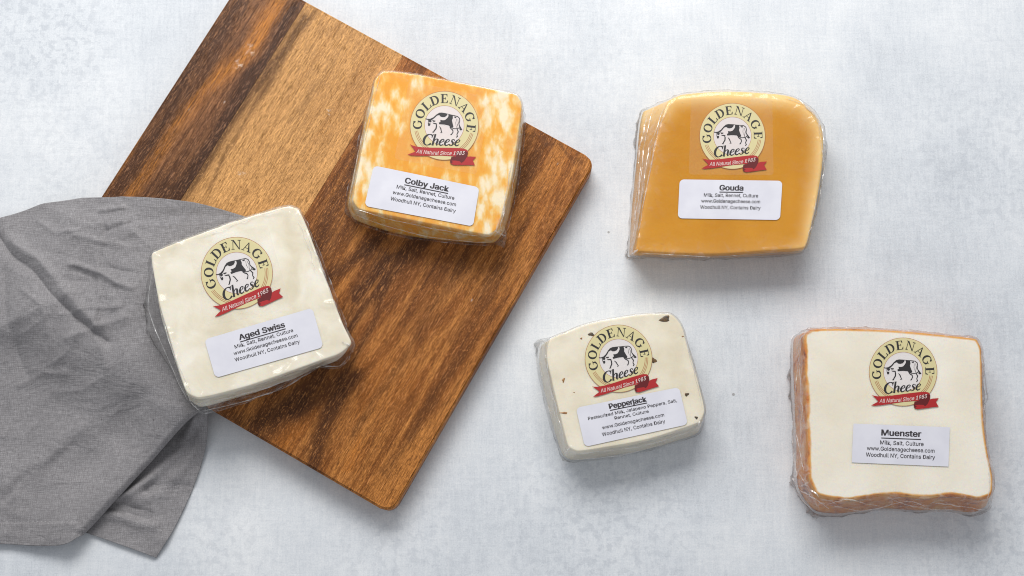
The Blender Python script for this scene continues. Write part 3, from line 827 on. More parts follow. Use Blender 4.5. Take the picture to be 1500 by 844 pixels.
  512, 378, 497, 409, 476, 435, 451, 457, 421, 473, 387, 486, 340, 402, 340, 391, 368, 380, 388, 366, 405, 351, 420, 333, 431, 313, 440, 290, 445, 266, 447, 225, 441,
  188, 425, 157, 398, 133, 360, 118, 312, 112, 254, 118, 196, 133, 149, 158, 111, 189, 84, 226, 68, 269, 62, 307, 66, 340, 79, 368, 100, 388, 128, 401, 162, 407, 213,
  538, 190, 274, 190, 274, 265, 487, 265, 487, 200, 480, 139, 459, 86, 425, 43], [13, 15, 14, 13, 16, 15, 12, 16, 13, 12, 17, 16, 12, 18, 17, 11, 18, 12, 11, 19, 18, 10,
  32, 11, 32, 31, 11, 31, 19, 11, 31, 30, 19, 30, 20, 19, 29, 20, 30, 10, 33, 32, 28, 20, 29, 27, 20, 28, 10, 34, 33, 27, 21, 20, 26, 21, 27, 25, 21, 26, 10, 35, 34, 9,
  35, 10, 24, 21, 25, 24, 22, 21, 23, 22, 24, 9, 36, 35, 8, 36, 9, 8, 37, 36, 51, 53, 52, 51, 49, 53, 49, 54, 53, 8, 38, 37, 7, 38, 8, 51, 48, 49, 50, 54, 49, 55, 50,
  54, 7, 39, 38, 48, 50, 51, 48, 55, 50, 6, 39, 7, 47, 55, 48, 6, 40, 39, 47, 56, 55, 46, 56, 47, 5, 40, 6, 5, 41, 40, 45, 56, 46, 45, 57, 56, 5, 42, 41, 44, 57, 45, 5,
  43, 42, 43, 57, 44, 5, 57, 43, 4, 57, 5, 4, 0, 57, 3, 0, 4, 3, 1, 0, 2, 1, 3]),
 'J': (396, [301, 26, 249, -6, 185, -16, 121, -6, 69, 26, 35, 77, 24, 145, 24, 182, 107, 182, 107, 146, 112, 107, 128, 81, 153, 65, 185, 59, 217, 64, 241, 81, 257, 107,
  263, 146, 263, 518, 345, 518, 345, 145, 334, 77], [17, 19, 18, 17, 20, 19, 6, 8, 7, 6, 9, 8, 6, 10, 9, 16, 20, 17, 16, 21, 20, 5, 10, 6, 5, 11, 10, 15, 21, 16, 5, 12,
  11, 14, 21, 15, 14, 0, 21, 4, 12, 5, 4, 13, 12, 13, 0, 14, 4, 0, 13, 4, 1, 0, 3, 1, 4, 3, 2, 1]),
 'M': (628, [131, -9, 51, -9, 51, 518, 158, 518, 286, 190, 290, 177, 296, 162, 302, 144, 308, 125, 314, 106, 320, 86, 325, 68, 334, 40, 295, 40, 304, 67, 309, 85, 315,
  104, 321, 124, 328, 143, 334, 161, 339, 177, 344, 190, 470, 518, 577, 518, 577, -9, 495, -9, 495, 291, 495, 308, 495, 327, 496, 347, 496, 369, 497, 391, 497, 413, 498,
  436, 498, 466, 525, 466, 514, 431, 506, 407, 498, 383, 490, 360, 483, 338, 476, 319, 470, 302, 464, 288, 348, -9, 280, -9, 162, 288, 157, 301, 151, 318, 144, 337, 136,
  358, 129, 381, 121, 405, 112, 429, 99, 466, 128, 466, 128, 438, 129, 416, 129, 394, 130, 372, 130, 350, 131, 329, 131, 309, 131, 291], [1, 54, 2, 54, 3, 2, 54, 55, 3,
  55, 4, 3, 21, 34, 22, 34, 23, 22, 34, 35, 23, 35, 24, 23, 1, 53, 54, 56, 4, 55, 21, 33, 34, 36, 24, 35, 57, 4, 56, 21, 32, 33, 37, 24, 36, 1, 52, 53, 58, 4, 57, 21,
  31, 32, 38, 24, 37, 1, 51, 52, 59, 4, 58, 21, 30, 31, 39, 30, 38, 30, 24, 38, 1, 59, 51, 59, 50, 51, 1, 60, 59, 50, 4, 59, 21, 39, 30, 39, 29, 30, 21, 40, 39, 49, 4,
  50, 1, 61, 60, 21, 41, 40, 48, 4, 49, 1, 62, 61, 21, 42, 41, 47, 4, 48, 1, 63, 62, 21, 43, 42, 46, 4, 47, 1, 0, 63, 21, 44, 43, 45, 4, 46, 45, 5, 4, 20, 44, 21, 45, 6,
  5, 19, 44, 20, 45, 7, 6, 18, 44, 19, 45, 8, 7, 17, 44, 18, 45, 9, 8, 16, 44, 17, 45, 13, 9, 13, 15, 9, 15, 10, 9, 15, 10, 16, 10, 11, 16, 11, 44, 16, 13, 14, 15, 12,
  44, 11, 45, 12, 13, 45, 44, 12]),
 'N': (523, [134, -9, 51, -9, 51, 518, 141, 518, 351, 187, 360, 173, 371, 155, 383, 134, 395, 111, 409, 86, 427, 48, 397, 43, 393, 81, 392, 108, 391, 134, 390, 157, 390,
  178, 390, 195, 390, 518, 472, 518, 472, -9, 382, -9, 194, 285, 182, 305, 170, 326, 156, 349, 140, 377, 122, 409, 93, 459, 128, 464, 130, 418, 131, 384, 132, 354, 133,
  328, 134, 307, 134, 291], [1, 28, 2, 28, 3, 2, 28, 29, 3, 29, 4, 3, 17, 19, 18, 17, 20, 19, 30, 4, 29, 1, 27, 28, 31, 26, 30, 26, 4, 30, 1, 31, 27, 31, 26, 27, 1, 32,
  31, 25, 4, 26, 1, 33, 32, 24, 4, 25, 1, 34, 33, 23, 4, 24, 1, 35, 34, 22, 4, 23, 1, 0, 35, 21, 4, 22, 16, 20, 17, 21, 5, 4, 15, 20, 16, 21, 6, 5, 14, 20, 15, 21, 7, 6,
  21, 13, 7, 13, 8, 7, 13, 8, 14, 8, 20, 14, 9, 20, 8, 21, 12, 13, 10, 20, 9, 21, 11, 12, 11, 20, 10, 21, 20, 11]),
 'P': (445, [134, -9, 51, -9, 51, 518, 236, 518, 291, 512, 337, 495, 372, 469, 398, 434, 413, 393, 418, 348, 413, 302, 398, 261, 372, 226, 337, 199, 291, 182, 236, 177,
  100, 177, 100, 251, 232, 251, 267, 255, 293, 264, 312, 279, 325, 298, 333, 321, 335, 348, 333, 374, 325, 397, 312, 416, 293, 431, 266, 440, 232, 443, 134, 443], [1,
  31, 2, 31, 3, 2, 31, 4, 3, 31, 5, 4, 31, 6, 5, 31, 30, 6, 30, 7, 6, 1, 17, 31, 17, 0, 31, 29, 7, 30, 28, 7, 29, 28, 8, 7, 27, 8, 28, 26, 8, 27, 25, 8, 26, 25, 9, 8,
  24, 9, 25, 23, 9, 24, 23, 10, 9, 22, 10, 23, 22, 11, 10, 21, 11, 22, 20, 11, 21, 19, 11, 20, 19, 12, 11, 18, 12, 19, 1, 16, 17, 0, 18, 17, 0, 15, 18, 15, 12, 18, 15,
  13, 12, 15, 14, 13, 1, 15, 16, 1, 0, 15]),
 'R': (449, [134, -9, 51, -9, 51, 518, 236, 518, 291, 513, 337, 497, 373, 471, 398, 437, 413, 397, 418, 352, 413, 307, 398, 267, 373, 234, 337, 209, 291, 194, 236, 189,
  87, 189, 87, 264, 233, 264, 268, 267, 294, 275, 313, 288, 326, 305, 333, 326, 336, 352, 333, 378, 326, 400, 313, 418, 293, 431, 267, 440, 232, 443, 134, 443, 443, -9,
  348, -9, 215, 238, 308, 238], [1, 17, 2, 17, 31, 2, 31, 3, 2, 31, 4, 3, 31, 5, 4, 31, 6, 5, 31, 30, 6, 30, 7, 6, 17, 0, 31, 29, 7, 30, 28, 7, 29, 28, 8, 7, 27, 8, 28,
  26, 8, 27, 25, 8, 26, 25, 9, 8, 24, 9, 25, 23, 9, 24, 23, 10, 9, 22, 10, 23, 22, 11, 10, 21, 11, 22, 20, 11, 21, 19, 11, 20, 19, 12, 11, 18, 12, 19, 1, 16, 17, 0, 34,
  17, 34, 18, 17, 34, 35, 18, 35, 12, 18, 0, 15, 34, 15, 33, 34, 32, 13, 35, 13, 12, 35, 14, 32, 13, 15, 32, 14, 1, 15, 16, 1, 0, 15, 33, 32, 15]),
 'S': (447, [327, 2, 280, -13, 224, -18, 170, -13, 124, 1, 85, 24, 56, 55, 37, 93, 27, 146, 112, 146, 119, 113, 130, 94, 148, 78, 170, 67, 195, 60, 224, 58, 255, 61,
  283, 69, 305, 81, 322, 97, 333, 117, 336, 139, 333, 158, 325, 173, 311, 186, 292, 196, 269, 206, 242, 214, 181, 231, 124, 252, 80, 283, 52, 323, 43, 372, 49, 416, 67,
  453, 96, 483, 134, 506, 178, 520, 227, 525, 276, 520, 320, 506, 356, 483, 385, 454, 403, 418, 412, 369, 331, 369, 319, 407, 297, 430, 265, 444, 225, 449, 196, 447,
  171, 439, 151, 428, 136, 413, 127, 395, 124, 376, 128, 355, 138, 340, 153, 327, 173, 316, 194, 308, 215, 302, 267, 288, 290, 281, 315, 272, 340, 260, 364, 245, 385,
  226, 402, 202, 414, 173, 417, 138, 412, 96, 394, 59, 366, 27], [37, 39, 38, 36, 39, 37, 36, 40, 39, 35, 40, 36, 35, 41, 40, 34, 41, 35, 34, 42, 41, 34, 49, 42, 49, 48,
  42, 48, 43, 42, 33, 50, 34, 50, 49, 34, 33, 51, 50, 47, 43, 48, 33, 52, 51, 46, 43, 47, 33, 53, 52, 46, 44, 43, 32, 53, 33, 32, 54, 53, 45, 44, 46, 32, 55, 54, 32, 56,
  55, 31, 56, 32, 31, 57, 56, 31, 58, 57, 31, 59, 58, 30, 59, 31, 30, 60, 59, 30, 61, 60, 30, 62, 61, 30, 63, 62, 29, 63, 30, 29, 64, 63, 29, 65, 64, 29, 66, 65, 28, 66,
  29, 28, 67, 66, 27, 67, 28, 27, 68, 67, 26, 68, 27, 25, 68, 26, 25, 69, 68, 24, 69, 25, 23, 69, 24, 22, 69, 23, 22, 70, 69, 21, 70, 22, 7, 9, 8, 7, 10, 9, 20, 70, 21,
  20, 71, 70, 19, 71, 20, 7, 11, 10, 18, 71, 19, 18, 72, 71, 7, 12, 11, 6, 12, 7, 17, 72, 18, 6, 13, 12, 16, 72, 17, 6, 14, 13, 15, 72, 16, 6, 15, 14, 15, 73, 72, 6, 73,
  15, 5, 73, 6, 5, 0, 73, 4, 0, 5, 4, 1, 0, 3, 1, 4, 3, 2, 1]),
 'W': (686, [237, -9, 148, -9, 5, 518, 89, 518, 172, 198, 178, 173, 184, 147, 190, 122, 196, 95, 201, 69, 208, 31, 178, 31, 186, 69, 191, 95, 197, 122, 203, 148, 209,
  173, 215, 198, 299, 518, 387, 518, 470, 198, 477, 173, 483, 148, 489, 122, 495, 95, 501, 69, 508, 31, 477, 31, 485, 69, 490, 95, 496, 122, 502, 148, 508, 173, 514,
  198, 596, 518, 681, 518, 537, -9, 449, -9, 359, 321, 351, 354, 343, 390, 335, 429, 325, 484, 360, 484, 351, 431, 344, 393, 336, 357, 327, 321], [1, 3, 2, 1, 4, 3, 17,
  42, 18, 42, 19, 18, 42, 43, 19, 43, 20, 19, 33, 35, 34, 33, 36, 35, 17, 41, 42, 44, 20, 43, 45, 20, 44, 17, 40, 41, 46, 39, 45, 39, 20, 45, 17, 46, 40, 46, 39, 40, 17,
  47, 46, 38, 20, 39, 37, 20, 38, 17, 0, 47, 37, 21, 20, 16, 0, 17, 1, 5, 4, 32, 36, 33, 37, 22, 21, 15, 0, 16, 1, 6, 5, 31, 36, 32, 14, 0, 15, 37, 23, 22, 30, 36, 31,
  1, 7, 6, 37, 29, 23, 29, 24, 23, 13, 8, 14, 8, 0, 14, 29, 24, 30, 24, 36, 30, 1, 13, 7, 13, 8, 7, 25, 36, 24, 37, 28, 29, 1, 12, 13, 9, 0, 8, 26, 36, 25, 1, 11, 12,
  37, 27, 28, 10, 0, 9, 1, 10, 11, 1, 0, 10, 37, 26, 27, 37, 36, 26]),
 'Y': (472, [277, -9, 194, -9, 194, 206, 0, 518, 96, 518, 200, 349, 216, 322, 230, 296, 244, 268, 263, 221, 210, 221, 229, 268, 243, 297, 257, 323, 273, 349, 376, 518,
  471, 518, 277, 206], [2, 4, 3, 2, 5, 4, 14, 16, 15, 14, 17, 16, 2, 6, 5, 13, 17, 14, 12, 17, 13, 2, 7, 6, 11, 8, 12, 8, 17, 12, 2, 11, 7, 11, 8, 7, 2, 10, 11, 9, 17,
  8, 2, 9, 10, 2, 17, 9, 1, 17, 2, 1, 0, 17]),
 'a': (389, [219, -7, 192, -15, 160, -18, 124, -14, 91, -3, 62, 15, 40, 40, 26, 71, 21, 108, 25, 140, 35, 166, 52, 186, 73, 201, 97, 212, 123, 219, 150, 225, 177, 229,
  208, 233, 232, 236, 250, 239, 260, 243, 265, 247, 267, 256, 267, 256, 264, 276, 259, 292, 249, 305, 236, 314, 218, 320, 196, 322, 172, 320, 153, 314, 137, 305, 124,
  295, 115, 283, 105, 263, 28, 286, 50, 327, 73, 353, 100, 371, 130, 384, 162, 391, 194, 393, 216, 392, 241, 388, 266, 380, 291, 368, 313, 350, 330, 324, 342, 292, 346,
  252, 346, -9, 268, -9, 268, 43, 277, 43, 271, 33, 258, 18, 241, 4, 133, 61, 150, 56, 170, 54, 200, 58, 224, 67, 242, 80, 256, 98, 264, 117, 267, 139, 267, 172, 274,
  178, 262, 173, 248, 170, 233, 167, 217, 164, 201, 162, 188, 161, 177, 159, 156, 155, 138, 150, 122, 143, 110, 133, 103, 121, 101, 105, 103, 90, 109, 78, 119, 68], [41,
  43, 42, 41, 44, 43, 40, 44, 41, 40, 45, 44, 39, 45, 40, 39, 46, 45, 38, 46, 39, 38, 47, 46, 37, 47, 38, 37, 48, 47, 36, 30, 37, 30, 29, 37, 29, 48, 37, 29, 28, 48, 28,
  49, 48, 36, 31, 30, 27, 49, 28, 36, 32, 31, 26, 49, 27, 36, 33, 32, 25, 49, 26, 36, 34, 33, 24, 49, 25, 24, 50, 49, 35, 34, 36, 23, 50, 24, 22, 50, 23, 21, 50, 22, 21,
  51, 50, 20, 51, 21, 19, 68, 20, 68, 51, 20, 18, 68, 19, 17, 68, 18, 16, 68, 17, 15, 68, 16, 14, 68, 15, 13, 68, 14, 12, 68, 13, 11, 68, 12, 10, 68, 11, 10, 69, 68, 67,
  51, 68, 10, 70, 69, 66, 51, 67, 10, 71, 70, 10, 72, 71, 9, 72, 10, 9, 74, 72, 74, 73, 72, 9, 75, 74, 9, 76, 75, 9, 77, 76, 9, 78, 77, 9, 79, 78, 8, 79, 9, 65, 51, 66,
  8, 80, 79, 8, 81, 80, 64, 51, 65, 7, 81, 8, 7, 82, 81, 63, 51, 64, 7, 83, 82, 62, 54, 63, 54, 51, 63, 7, 84, 83, 6, 84, 7, 6, 58, 84, 61, 54, 62, 6, 59, 58, 60, 54,
  61, 6, 60, 59, 6, 53, 60, 53, 54, 60, 6, 56, 53, 56, 52, 53, 55, 51, 54, 5, 56, 6, 56, 51, 55, 5, 57, 56, 52, 51, 56, 4, 57, 5, 4, 0, 57, 3, 0, 4, 3, 1, 0, 2, 1, 3]),
 'b': (424, [318, 8, 277, -11, 230, -17, 196, -14, 168, -4, 147, 10, 131, 25, 119, 41, 113, 50, 121, 50, 121, -9, 44, -9, 44, 518, 123, 518, 123, 328, 113, 328, 119,
  337, 131, 352, 146, 367, 167, 381, 195, 390, 229, 393, 276, 387, 318, 368, 352, 337, 378, 296, 394, 246, 399, 189, 394, 131, 378, 81, 353, 39, 167, 72, 191, 60, 220,
  56, 250, 60, 274, 73, 293, 93, 307, 120, 316, 152, 319, 189, 316, 226, 308, 258, 294, 284, 274, 304, 250, 316, 220, 321, 191, 317, 166, 305, 147, 285, 133, 260, 125,
  227, 122, 189, 125, 151, 134, 118, 148, 92], [11, 13, 12, 11, 15, 13, 15, 16, 13, 16, 14, 13, 20, 22, 21, 19, 22, 20, 19, 23, 22, 18, 23, 19, 18, 24, 23, 17, 24, 18,
  16, 24, 17, 16, 44, 24, 44, 25, 24, 14, 45, 16, 45, 44, 16, 11, 14, 15, 11, 49, 14, 49, 48, 14, 48, 47, 14, 47, 46, 14, 46, 45, 14, 43, 25, 44, 42, 25, 43, 42, 26, 25,
  41, 26, 42, 11, 50, 49, 40, 26, 41, 40, 27, 26, 11, 51, 50, 39, 27, 40, 11, 52, 51, 38, 27, 39, 38, 28, 27, 37, 28, 38, 11, 53, 52, 37, 29, 28, 36, 29, 37, 11, 54, 53,
  35, 29, 36, 11, 8, 54, 8, 31, 54, 35, 30, 29, 34, 30, 35, 8, 32, 31, 33, 30, 34, 8, 33, 32, 8, 9, 33, 9, 30, 33, 11, 7, 8, 10, 6, 9, 6, 30, 9, 11, 6, 7, 6, 0, 30, 11,
  10, 6, 5, 0, 6, 4, 0, 5, 4, 1, 0, 3, 1, 4, 3, 2, 1]),
 'c': (396, [263, -9, 236, -15, 207, -17, 156, -11, 112, 9, 75, 40, 48, 81, 31, 131, 25, 187, 31, 245, 48, 295, 75, 336, 112, 368, 156, 387, 207, 393, 236, 392, 263,
  386, 287, 376, 310, 363, 330, 347, 347, 327, 361, 305, 374, 271, 297, 251, 289, 272, 283, 284, 275, 294, 264, 303, 253, 311, 239, 316, 224, 320, 208, 321, 176, 316,
  151, 303, 131, 282, 117, 255, 108, 223, 105, 187, 108, 153, 117, 121, 131, 94, 151, 73, 176, 60, 208, 55, 224, 57, 240, 60, 253, 66, 265, 73, 275, 83, 284, 94, 291,
  106, 298, 128, 375, 109, 362, 74, 349, 51, 332, 31, 311, 14, 289, 0], [13, 15, 14, 13, 16, 15, 12, 16, 13, 12, 17, 16, 12, 18, 17, 11, 18, 12, 11, 19, 18, 11, 20, 19,
  10, 32, 11, 32, 31, 11, 31, 20, 11, 31, 30, 20, 30, 21, 20, 29, 21, 30, 28, 21, 29, 10, 33, 32, 27, 21, 28, 27, 22, 21, 26, 22, 27, 10, 34, 33, 9, 34, 10, 25, 22, 26,
  24, 22, 25, 9, 35, 34, 23, 22, 24, 9, 36, 35, 8, 36, 9, 8, 37, 36, 8, 38, 37, 7, 38, 8, 7, 39, 38, 6, 39, 7, 50, 52, 51, 6, 40, 39, 50, 53, 52, 49, 53, 50, 6, 41, 40,
  48, 53, 49, 47, 53, 48, 5, 41, 6, 47, 54, 53, 46, 54, 47, 5, 42, 41, 45, 54, 46, 44, 54, 45, 5, 43, 42, 43, 54, 44, 5, 54, 43, 5, 55, 54, 4, 55, 5, 4, 56, 55, 4, 57,
  56, 3, 57, 4, 3, 0, 57, 3, 1, 0, 2, 1, 3]),
 'd': (424, [256, -4, 229, -14, 195, -17, 148, -11, 106, 8, 72, 39, 46, 81, 30, 131, 25, 189, 30, 246, 47, 296, 72, 337, 107, 368, 148, 387, 195, 393, 230, 390, 257,
  381, 278, 367, 294, 352, 306, 337, 311, 328, 302, 328, 302, 518, 381, 518, 381, -9, 304, -9, 304, 50, 311, 50, 306, 41, 294, 25, 278, 10, 151, 73, 175, 60, 205, 56,
  234, 60, 258, 72, 277, 92, 291, 118, 300, 151, 303, 189, 300, 227, 291, 260, 277, 285, 258, 305, 234, 317, 205, 321, 174, 316, 150, 304, 131, 284, 117, 258, 108, 226,
  105, 189, 108, 152, 117, 120, 131, 93], [21, 23, 22, 21, 19, 23, 19, 20, 23, 20, 24, 23, 13, 15, 14, 13, 16, 15, 12, 16, 13, 12, 17, 16, 11, 17, 12, 11, 18, 17, 11,
  19, 18, 10, 46, 11, 46, 19, 11, 46, 45, 19, 45, 21, 19, 45, 20, 21, 45, 44, 20, 44, 43, 20, 43, 42, 20, 42, 41, 20, 41, 24, 20, 10, 47, 46, 10, 48, 47, 9, 48, 10, 9,
  49, 48, 40, 24, 41, 9, 50, 49, 8, 50, 9, 39, 24, 40, 8, 51, 50, 38, 24, 39, 8, 52, 51, 7, 52, 8, 7, 53, 52, 37, 24, 38, 6, 53, 7, 6, 54, 53, 36, 24, 37, 6, 31, 54, 35,
  27, 36, 27, 24, 36, 5, 31, 6, 5, 32, 31, 34, 27, 35, 5, 33, 32, 33, 27, 34, 5, 26, 33, 26, 27, 33, 5, 29, 26, 29, 25, 26, 28, 24, 27, 29, 24, 28, 4, 29, 5, 4, 30, 29,
  25, 24, 29, 4, 0, 30, 3, 0, 4, 3, 1, 0, 2, 1, 3]),
 'e': (404, [286, -4, 251, -14, 212, -17, 158, -11, 112, 9, 75, 40, 48, 81, 31, 130, 25, 187, 31, 244, 47, 294, 74, 335, 110, 367, 154, 387, 205, 393, 237, 391, 269,
  383, 299, 368, 326, 347, 348, 320, 366, 285, 377, 243, 380, 194, 380, 160, 66, 160, 66, 230, 368, 230, 302, 186, 298, 236, 289, 265, 276, 289, 257, 306, 234, 317, 205,
  321, 176, 317, 151, 306, 132, 288, 117, 266, 108, 239, 105, 211, 105, 178, 108, 141, 119, 110, 135, 86, 156, 69, 182, 59, 213, 55, 233, 57, 251, 61, 266, 69, 279, 79,
  289, 92, 301, 116, 377, 97, 361, 59, 342, 33, 316, 12], [13, 15, 14, 13, 16, 15, 12, 16, 13, 12, 17, 16, 12, 18, 17, 11, 18, 12, 11, 19, 18, 10, 34, 11, 34, 33, 11,
  33, 19, 11, 32, 19, 33, 32, 20, 19, 31, 20, 32, 10, 35, 34, 30, 20, 31, 10, 36, 35, 9, 36, 10, 29, 20, 30, 9, 37, 36, 29, 21, 20, 9, 38, 37, 28, 21, 29, 8, 25, 9, 25,
  38, 9, 28, 26, 21, 26, 22, 21, 25, 39, 38, 27, 26, 28, 8, 24, 25, 39, 26, 25, 39, 22, 26, 40, 22, 39, 40, 23, 22, 7, 24, 8, 41, 23, 40, 7, 41, 24, 41, 23, 24, 7, 42,
  41, 6, 42, 7, 51, 53, 52, 6, 43, 42, 51, 54, 53, 50, 54, 51, 6, 44, 43, 5, 44, 6, 49, 54, 50, 5, 45, 44, 48, 54, 49, 47, 54, 48, 5, 46, 45, 47, 55, 54, 46, 55, 47, 5,
  55, 46, 4, 55, 5, 4, 56, 55, 4, 0, 56, 3, 0, 4, 3, 1, 0, 2, 1, 3]),
 'g': (425, [294, -144, 252, -156, 207, -160, 166, -157, 131, -148, 101, -135, 76, -117, 57, -96, 38, -66, 104, -29, 117, -47, 128, -59, 141, -71, 158, -80, 179, -86,
  207, -88, 246, -83, 276, -68, 296, -43, 302, -5, 302, 59, 311, 59, 305, 50, 293, 35, 277, 20, 256, 7, 229, -1, 195, -4, 149, 1, 108, 19, 73, 47, 47, 86, 31, 134, 25,
  191, 30, 248, 47, 297, 73, 338, 107, 368, 149, 387, 196, 393, 230, 390, 257, 381, 279, 367, 295, 352, 307, 337, 312, 328, 304, 328, 304, 388, 381, 388, 381, -9, 376,
  -56, 358, -95, 330, -124, 151, 83, 175, 72, 205, 68, 234, 72, 259, 83, 278, 100, 292, 125, 300, 155, 303, 193, 300, 229, 292, 260, 278, 286, 259, 305, 235, 317, 205,
  321, 175, 317, 150, 304, 131, 285, 117, 259, 108, 228, 105, 193, 108, 157, 117, 126, 131, 101], [38, 40, 39, 38, 41, 40, 46, 44, 47, 44, 48, 47, 44, 45, 48, 45, 49,
  48, 37, 41, 38, 37, 42, 41, 36, 42, 37, 36, 43, 42, 36, 44, 43, 35, 44, 36, 35, 68, 44, 68, 67, 44, 67, 46, 44, 67, 45, 46, 67, 66, 45, 66, 65, 45, 65, 64, 45, 64, 63,
  45, 63, 49, 45, 35, 69, 68, 35, 70, 69, 34, 70, 35, 34, 71, 70, 62, 49, 63, 34, 72, 71, 33, 72, 34, 61, 49, 62, 33, 73, 72, 60, 49, 61, 33, 74, 73, 32, 74, 33, 32, 75,
  74, 59, 49, 60, 31, 75, 32, 31, 76, 75, 58, 49, 59, 31, 53, 76, 57, 21, 58, 21, 49, 58, 30, 53, 31, 30, 54, 53, 56, 21, 57, 30, 55, 54, 55, 21, 56, 30, 20, 55, 20, 21,
  55, 30, 23, 20, 23, 19, 20, 22, 49, 21, 23, 49, 22, 29, 23, 30, 29, 24, 23, 19, 49, 23, 29, 25, 24, 28, 25, 29, 28, 26, 25, 27, 26, 28, 18, 49, 19, 18, 50, 49, 8, 10,
  9, 17, 50, 18, 8, 11, 10, 17, 51, 50, 8, 12, 11, 7, 12, 8, 16, 51, 17, 7, 13, 12, 7, 14, 13, 15, 51, 16, 7, 15, 14, 7, 51, 15, 7, 52, 51, 6, 52, 7, 5, 52, 6, 5, 0, 52,
  4, 0, 5, 4, 1, 0, 3, 1, 4, 3, 2, 1]),
 'h': (410, [134, 278, 126, 255, 123, 226, 123, -9, 44, -9, 44, 518, 123, 518, 123, 278, 88, 278, 116, 337, 147, 369, 184, 388, 227, 393, 266, 389, 300, 377, 328, 355,
  349, 325, 362, 287, 366, 241, 366, -9, 287, -9, 287, 235, 282, 272, 266, 298, 242, 314, 210, 320, 186, 317, 165, 309, 148, 296], [4, 6, 5, 4, 8, 6, 8, 9, 6, 9, 7, 6,
  11, 13, 12, 11, 14, 13, 10, 14, 11, 10, 15, 14, 9, 15, 10, 9, 16, 15, 7, 27, 9, 27, 26, 9, 26, 25, 9, 25, 16, 9, 25, 24, 16, 24, 17, 16, 23, 17, 24, 7, 28, 27, 22, 17,
  23, 7, 0, 28, 22, 18, 17, 4, 7, 8, 4, 1, 7, 1, 0, 7, 21, 18, 22, 4, 2, 1, 21, 19, 18, 20, 19, 21, 4, 3, 2]),
 'i': (167, [120, 448, 103, 437, 84, 434, 64, 437, 47, 448, 36, 464, 32, 483, 36, 502, 47, 519, 64, 529, 84, 533, 103, 529, 120, 519, 132, 502, 136, 483, 132, 464, 123,
  -9, 44, -9, 44, 388, 123, 388], [17, 19, 18, 17, 16, 19, 9, 11, 10, 9, 12, 11, 8, 12, 9, 8, 13, 12, 7, 13, 8, 6, 13, 7, 6, 14, 13, 5, 14, 6, 5, 15, 14, 4, 15, 5, 4, 0,
  15, 3, 0, 4, 3, 1, 0, 2, 1, 3]),
 'j': (167, [120, 448, 103, 437, 83, 434, 64, 437, 47, 448, 36, 464, 32, 483, 36, 502, 47, 519, 64, 529, 83, 533, 103, 529, 120, 519, 131, 502, 135, 483, 131, 464, 44,
  -28, 44, 388, 123, 388, 123, -30, 120, -64, 110, -94, 93, -119, 69, -137, 39, -148, 4, -152, -19, -152, -19, -78, 1, -78, 21, -74, 33, -66, 41, -51], [16, 18, 17, 16,
  19, 18, 31, 19, 16, 31, 20, 19, 30, 20, 31, 30, 21, 20, 29, 21, 30, 28, 21, 29, 26, 28, 27, 26, 21, 28, 26, 22, 21, 26, 23, 22, 26, 24, 23, 26, 25, 24, 9, 11, 10, 9,
  12, 11, 8, 12, 9, 8, 13, 12, 7, 13, 8, 6, 13, 7, 6, 14, 13, 5, 14, 6, 5, 15, 14, 4, 15, 5, 4, 0, 15, 3, 0, 4, 3, 1, 0, 2, 1, 3]),
 'k': (381, [181, 190, 101, 116, 101, 221, 117, 221, 281, 388, 382, 388, 188, 190, 123, -9, 44, -9, 44, 518, 123, 518, 391, -9, 290, -9, 136, 186, 192, 242], [8, 10, 9,
  8, 2, 10, 2, 3, 10, 3, 7, 10, 3, 5, 4, 3, 14, 5, 14, 6, 5, 3, 13, 14, 6, 11, 14, 8, 1, 2, 7, 13, 3, 1, 6, 0, 1, 11, 6, 7, 12, 13, 8, 11, 1, 7, 11, 8, 12, 11, 7]),
 'l': (189, [163, -10, 151, -11, 139, -11, 98, -5, 67, 14, 49, 44, 44, 84, 44, 518, 123, 518, 123, 99, 124, 78, 128, 68, 134, 63, 147, 61, 154, 61, 159, 62, 164, 62,
  177, 65, 191, -4, 174, -8], [6, 8, 7, 6, 9, 8, 6, 10, 9, 5, 10, 6, 5, 11, 10, 5, 12, 11, 16, 18, 17, 5, 13, 12, 15, 18, 16, 14, 18, 15, 13, 18, 14, 5, 18, 13, 4, 18,
  5, 3, 18, 4, 3, 19, 18, 2, 19, 3, 2, 0, 19, 2, 1, 0]),
 'm': (610, [123, -9, 44, -9, 44, 388, 121, 388, 121, 286, 95, 286, 110, 327, 125, 352, 145, 371, 168, 384, 193, 392, 219, 395, 260, 388, 294, 367, 317, 336, 333, 286,
  299, 286, 314, 325, 330, 349, 352, 369, 377, 383, 406, 392, 437, 395, 470, 391, 501, 380, 528, 360, 549, 333, 562, 298, 566, 255, 566, -9, 487, -9, 487, 253, 481, 285,
  466, 306, 445, 317, 418, 321, 397, 319, 379, 312, 364, 301, 353, 286, 347, 268, 344, 247, 344, -9, 265, -9, 265, 259, 260, 285, 247, 304, 226, 317, 199, 321, 180, 319,
  162, 312, 146, 301, 134, 285, 126, 264, 123, 237], [10, 12, 11, 21, 23, 22, 9, 12, 10, 20, 23, 21, 20, 24, 23, 9, 13, 12, 1, 5, 2, 5, 3, 2, 5, 6, 3, 6, 4, 3, 8, 13, 9,
  19, 24, 20, 19, 25, 24, 7, 13, 8, 18, 25, 19, 7, 14, 13, 18, 26, 25, 6, 14, 7, 17, 26, 18, 6, 17, 14, 17, 15, 14, 17, 35, 26, 35, 34, 26, 34, 27, 26, 4, 50, 6, 50, 49,
  6, 49, 48, 6, 48, 17, 6, 48, 47, 17, 47, 16, 17, 15, 37, 17, 37, 36, 17, 36, 35, 17, 33, 27, 34, 46, 16, 47, 4, 51, 50, 15, 38, 37, 32, 27, 33, 45, 16, 46, 15, 39, 38,
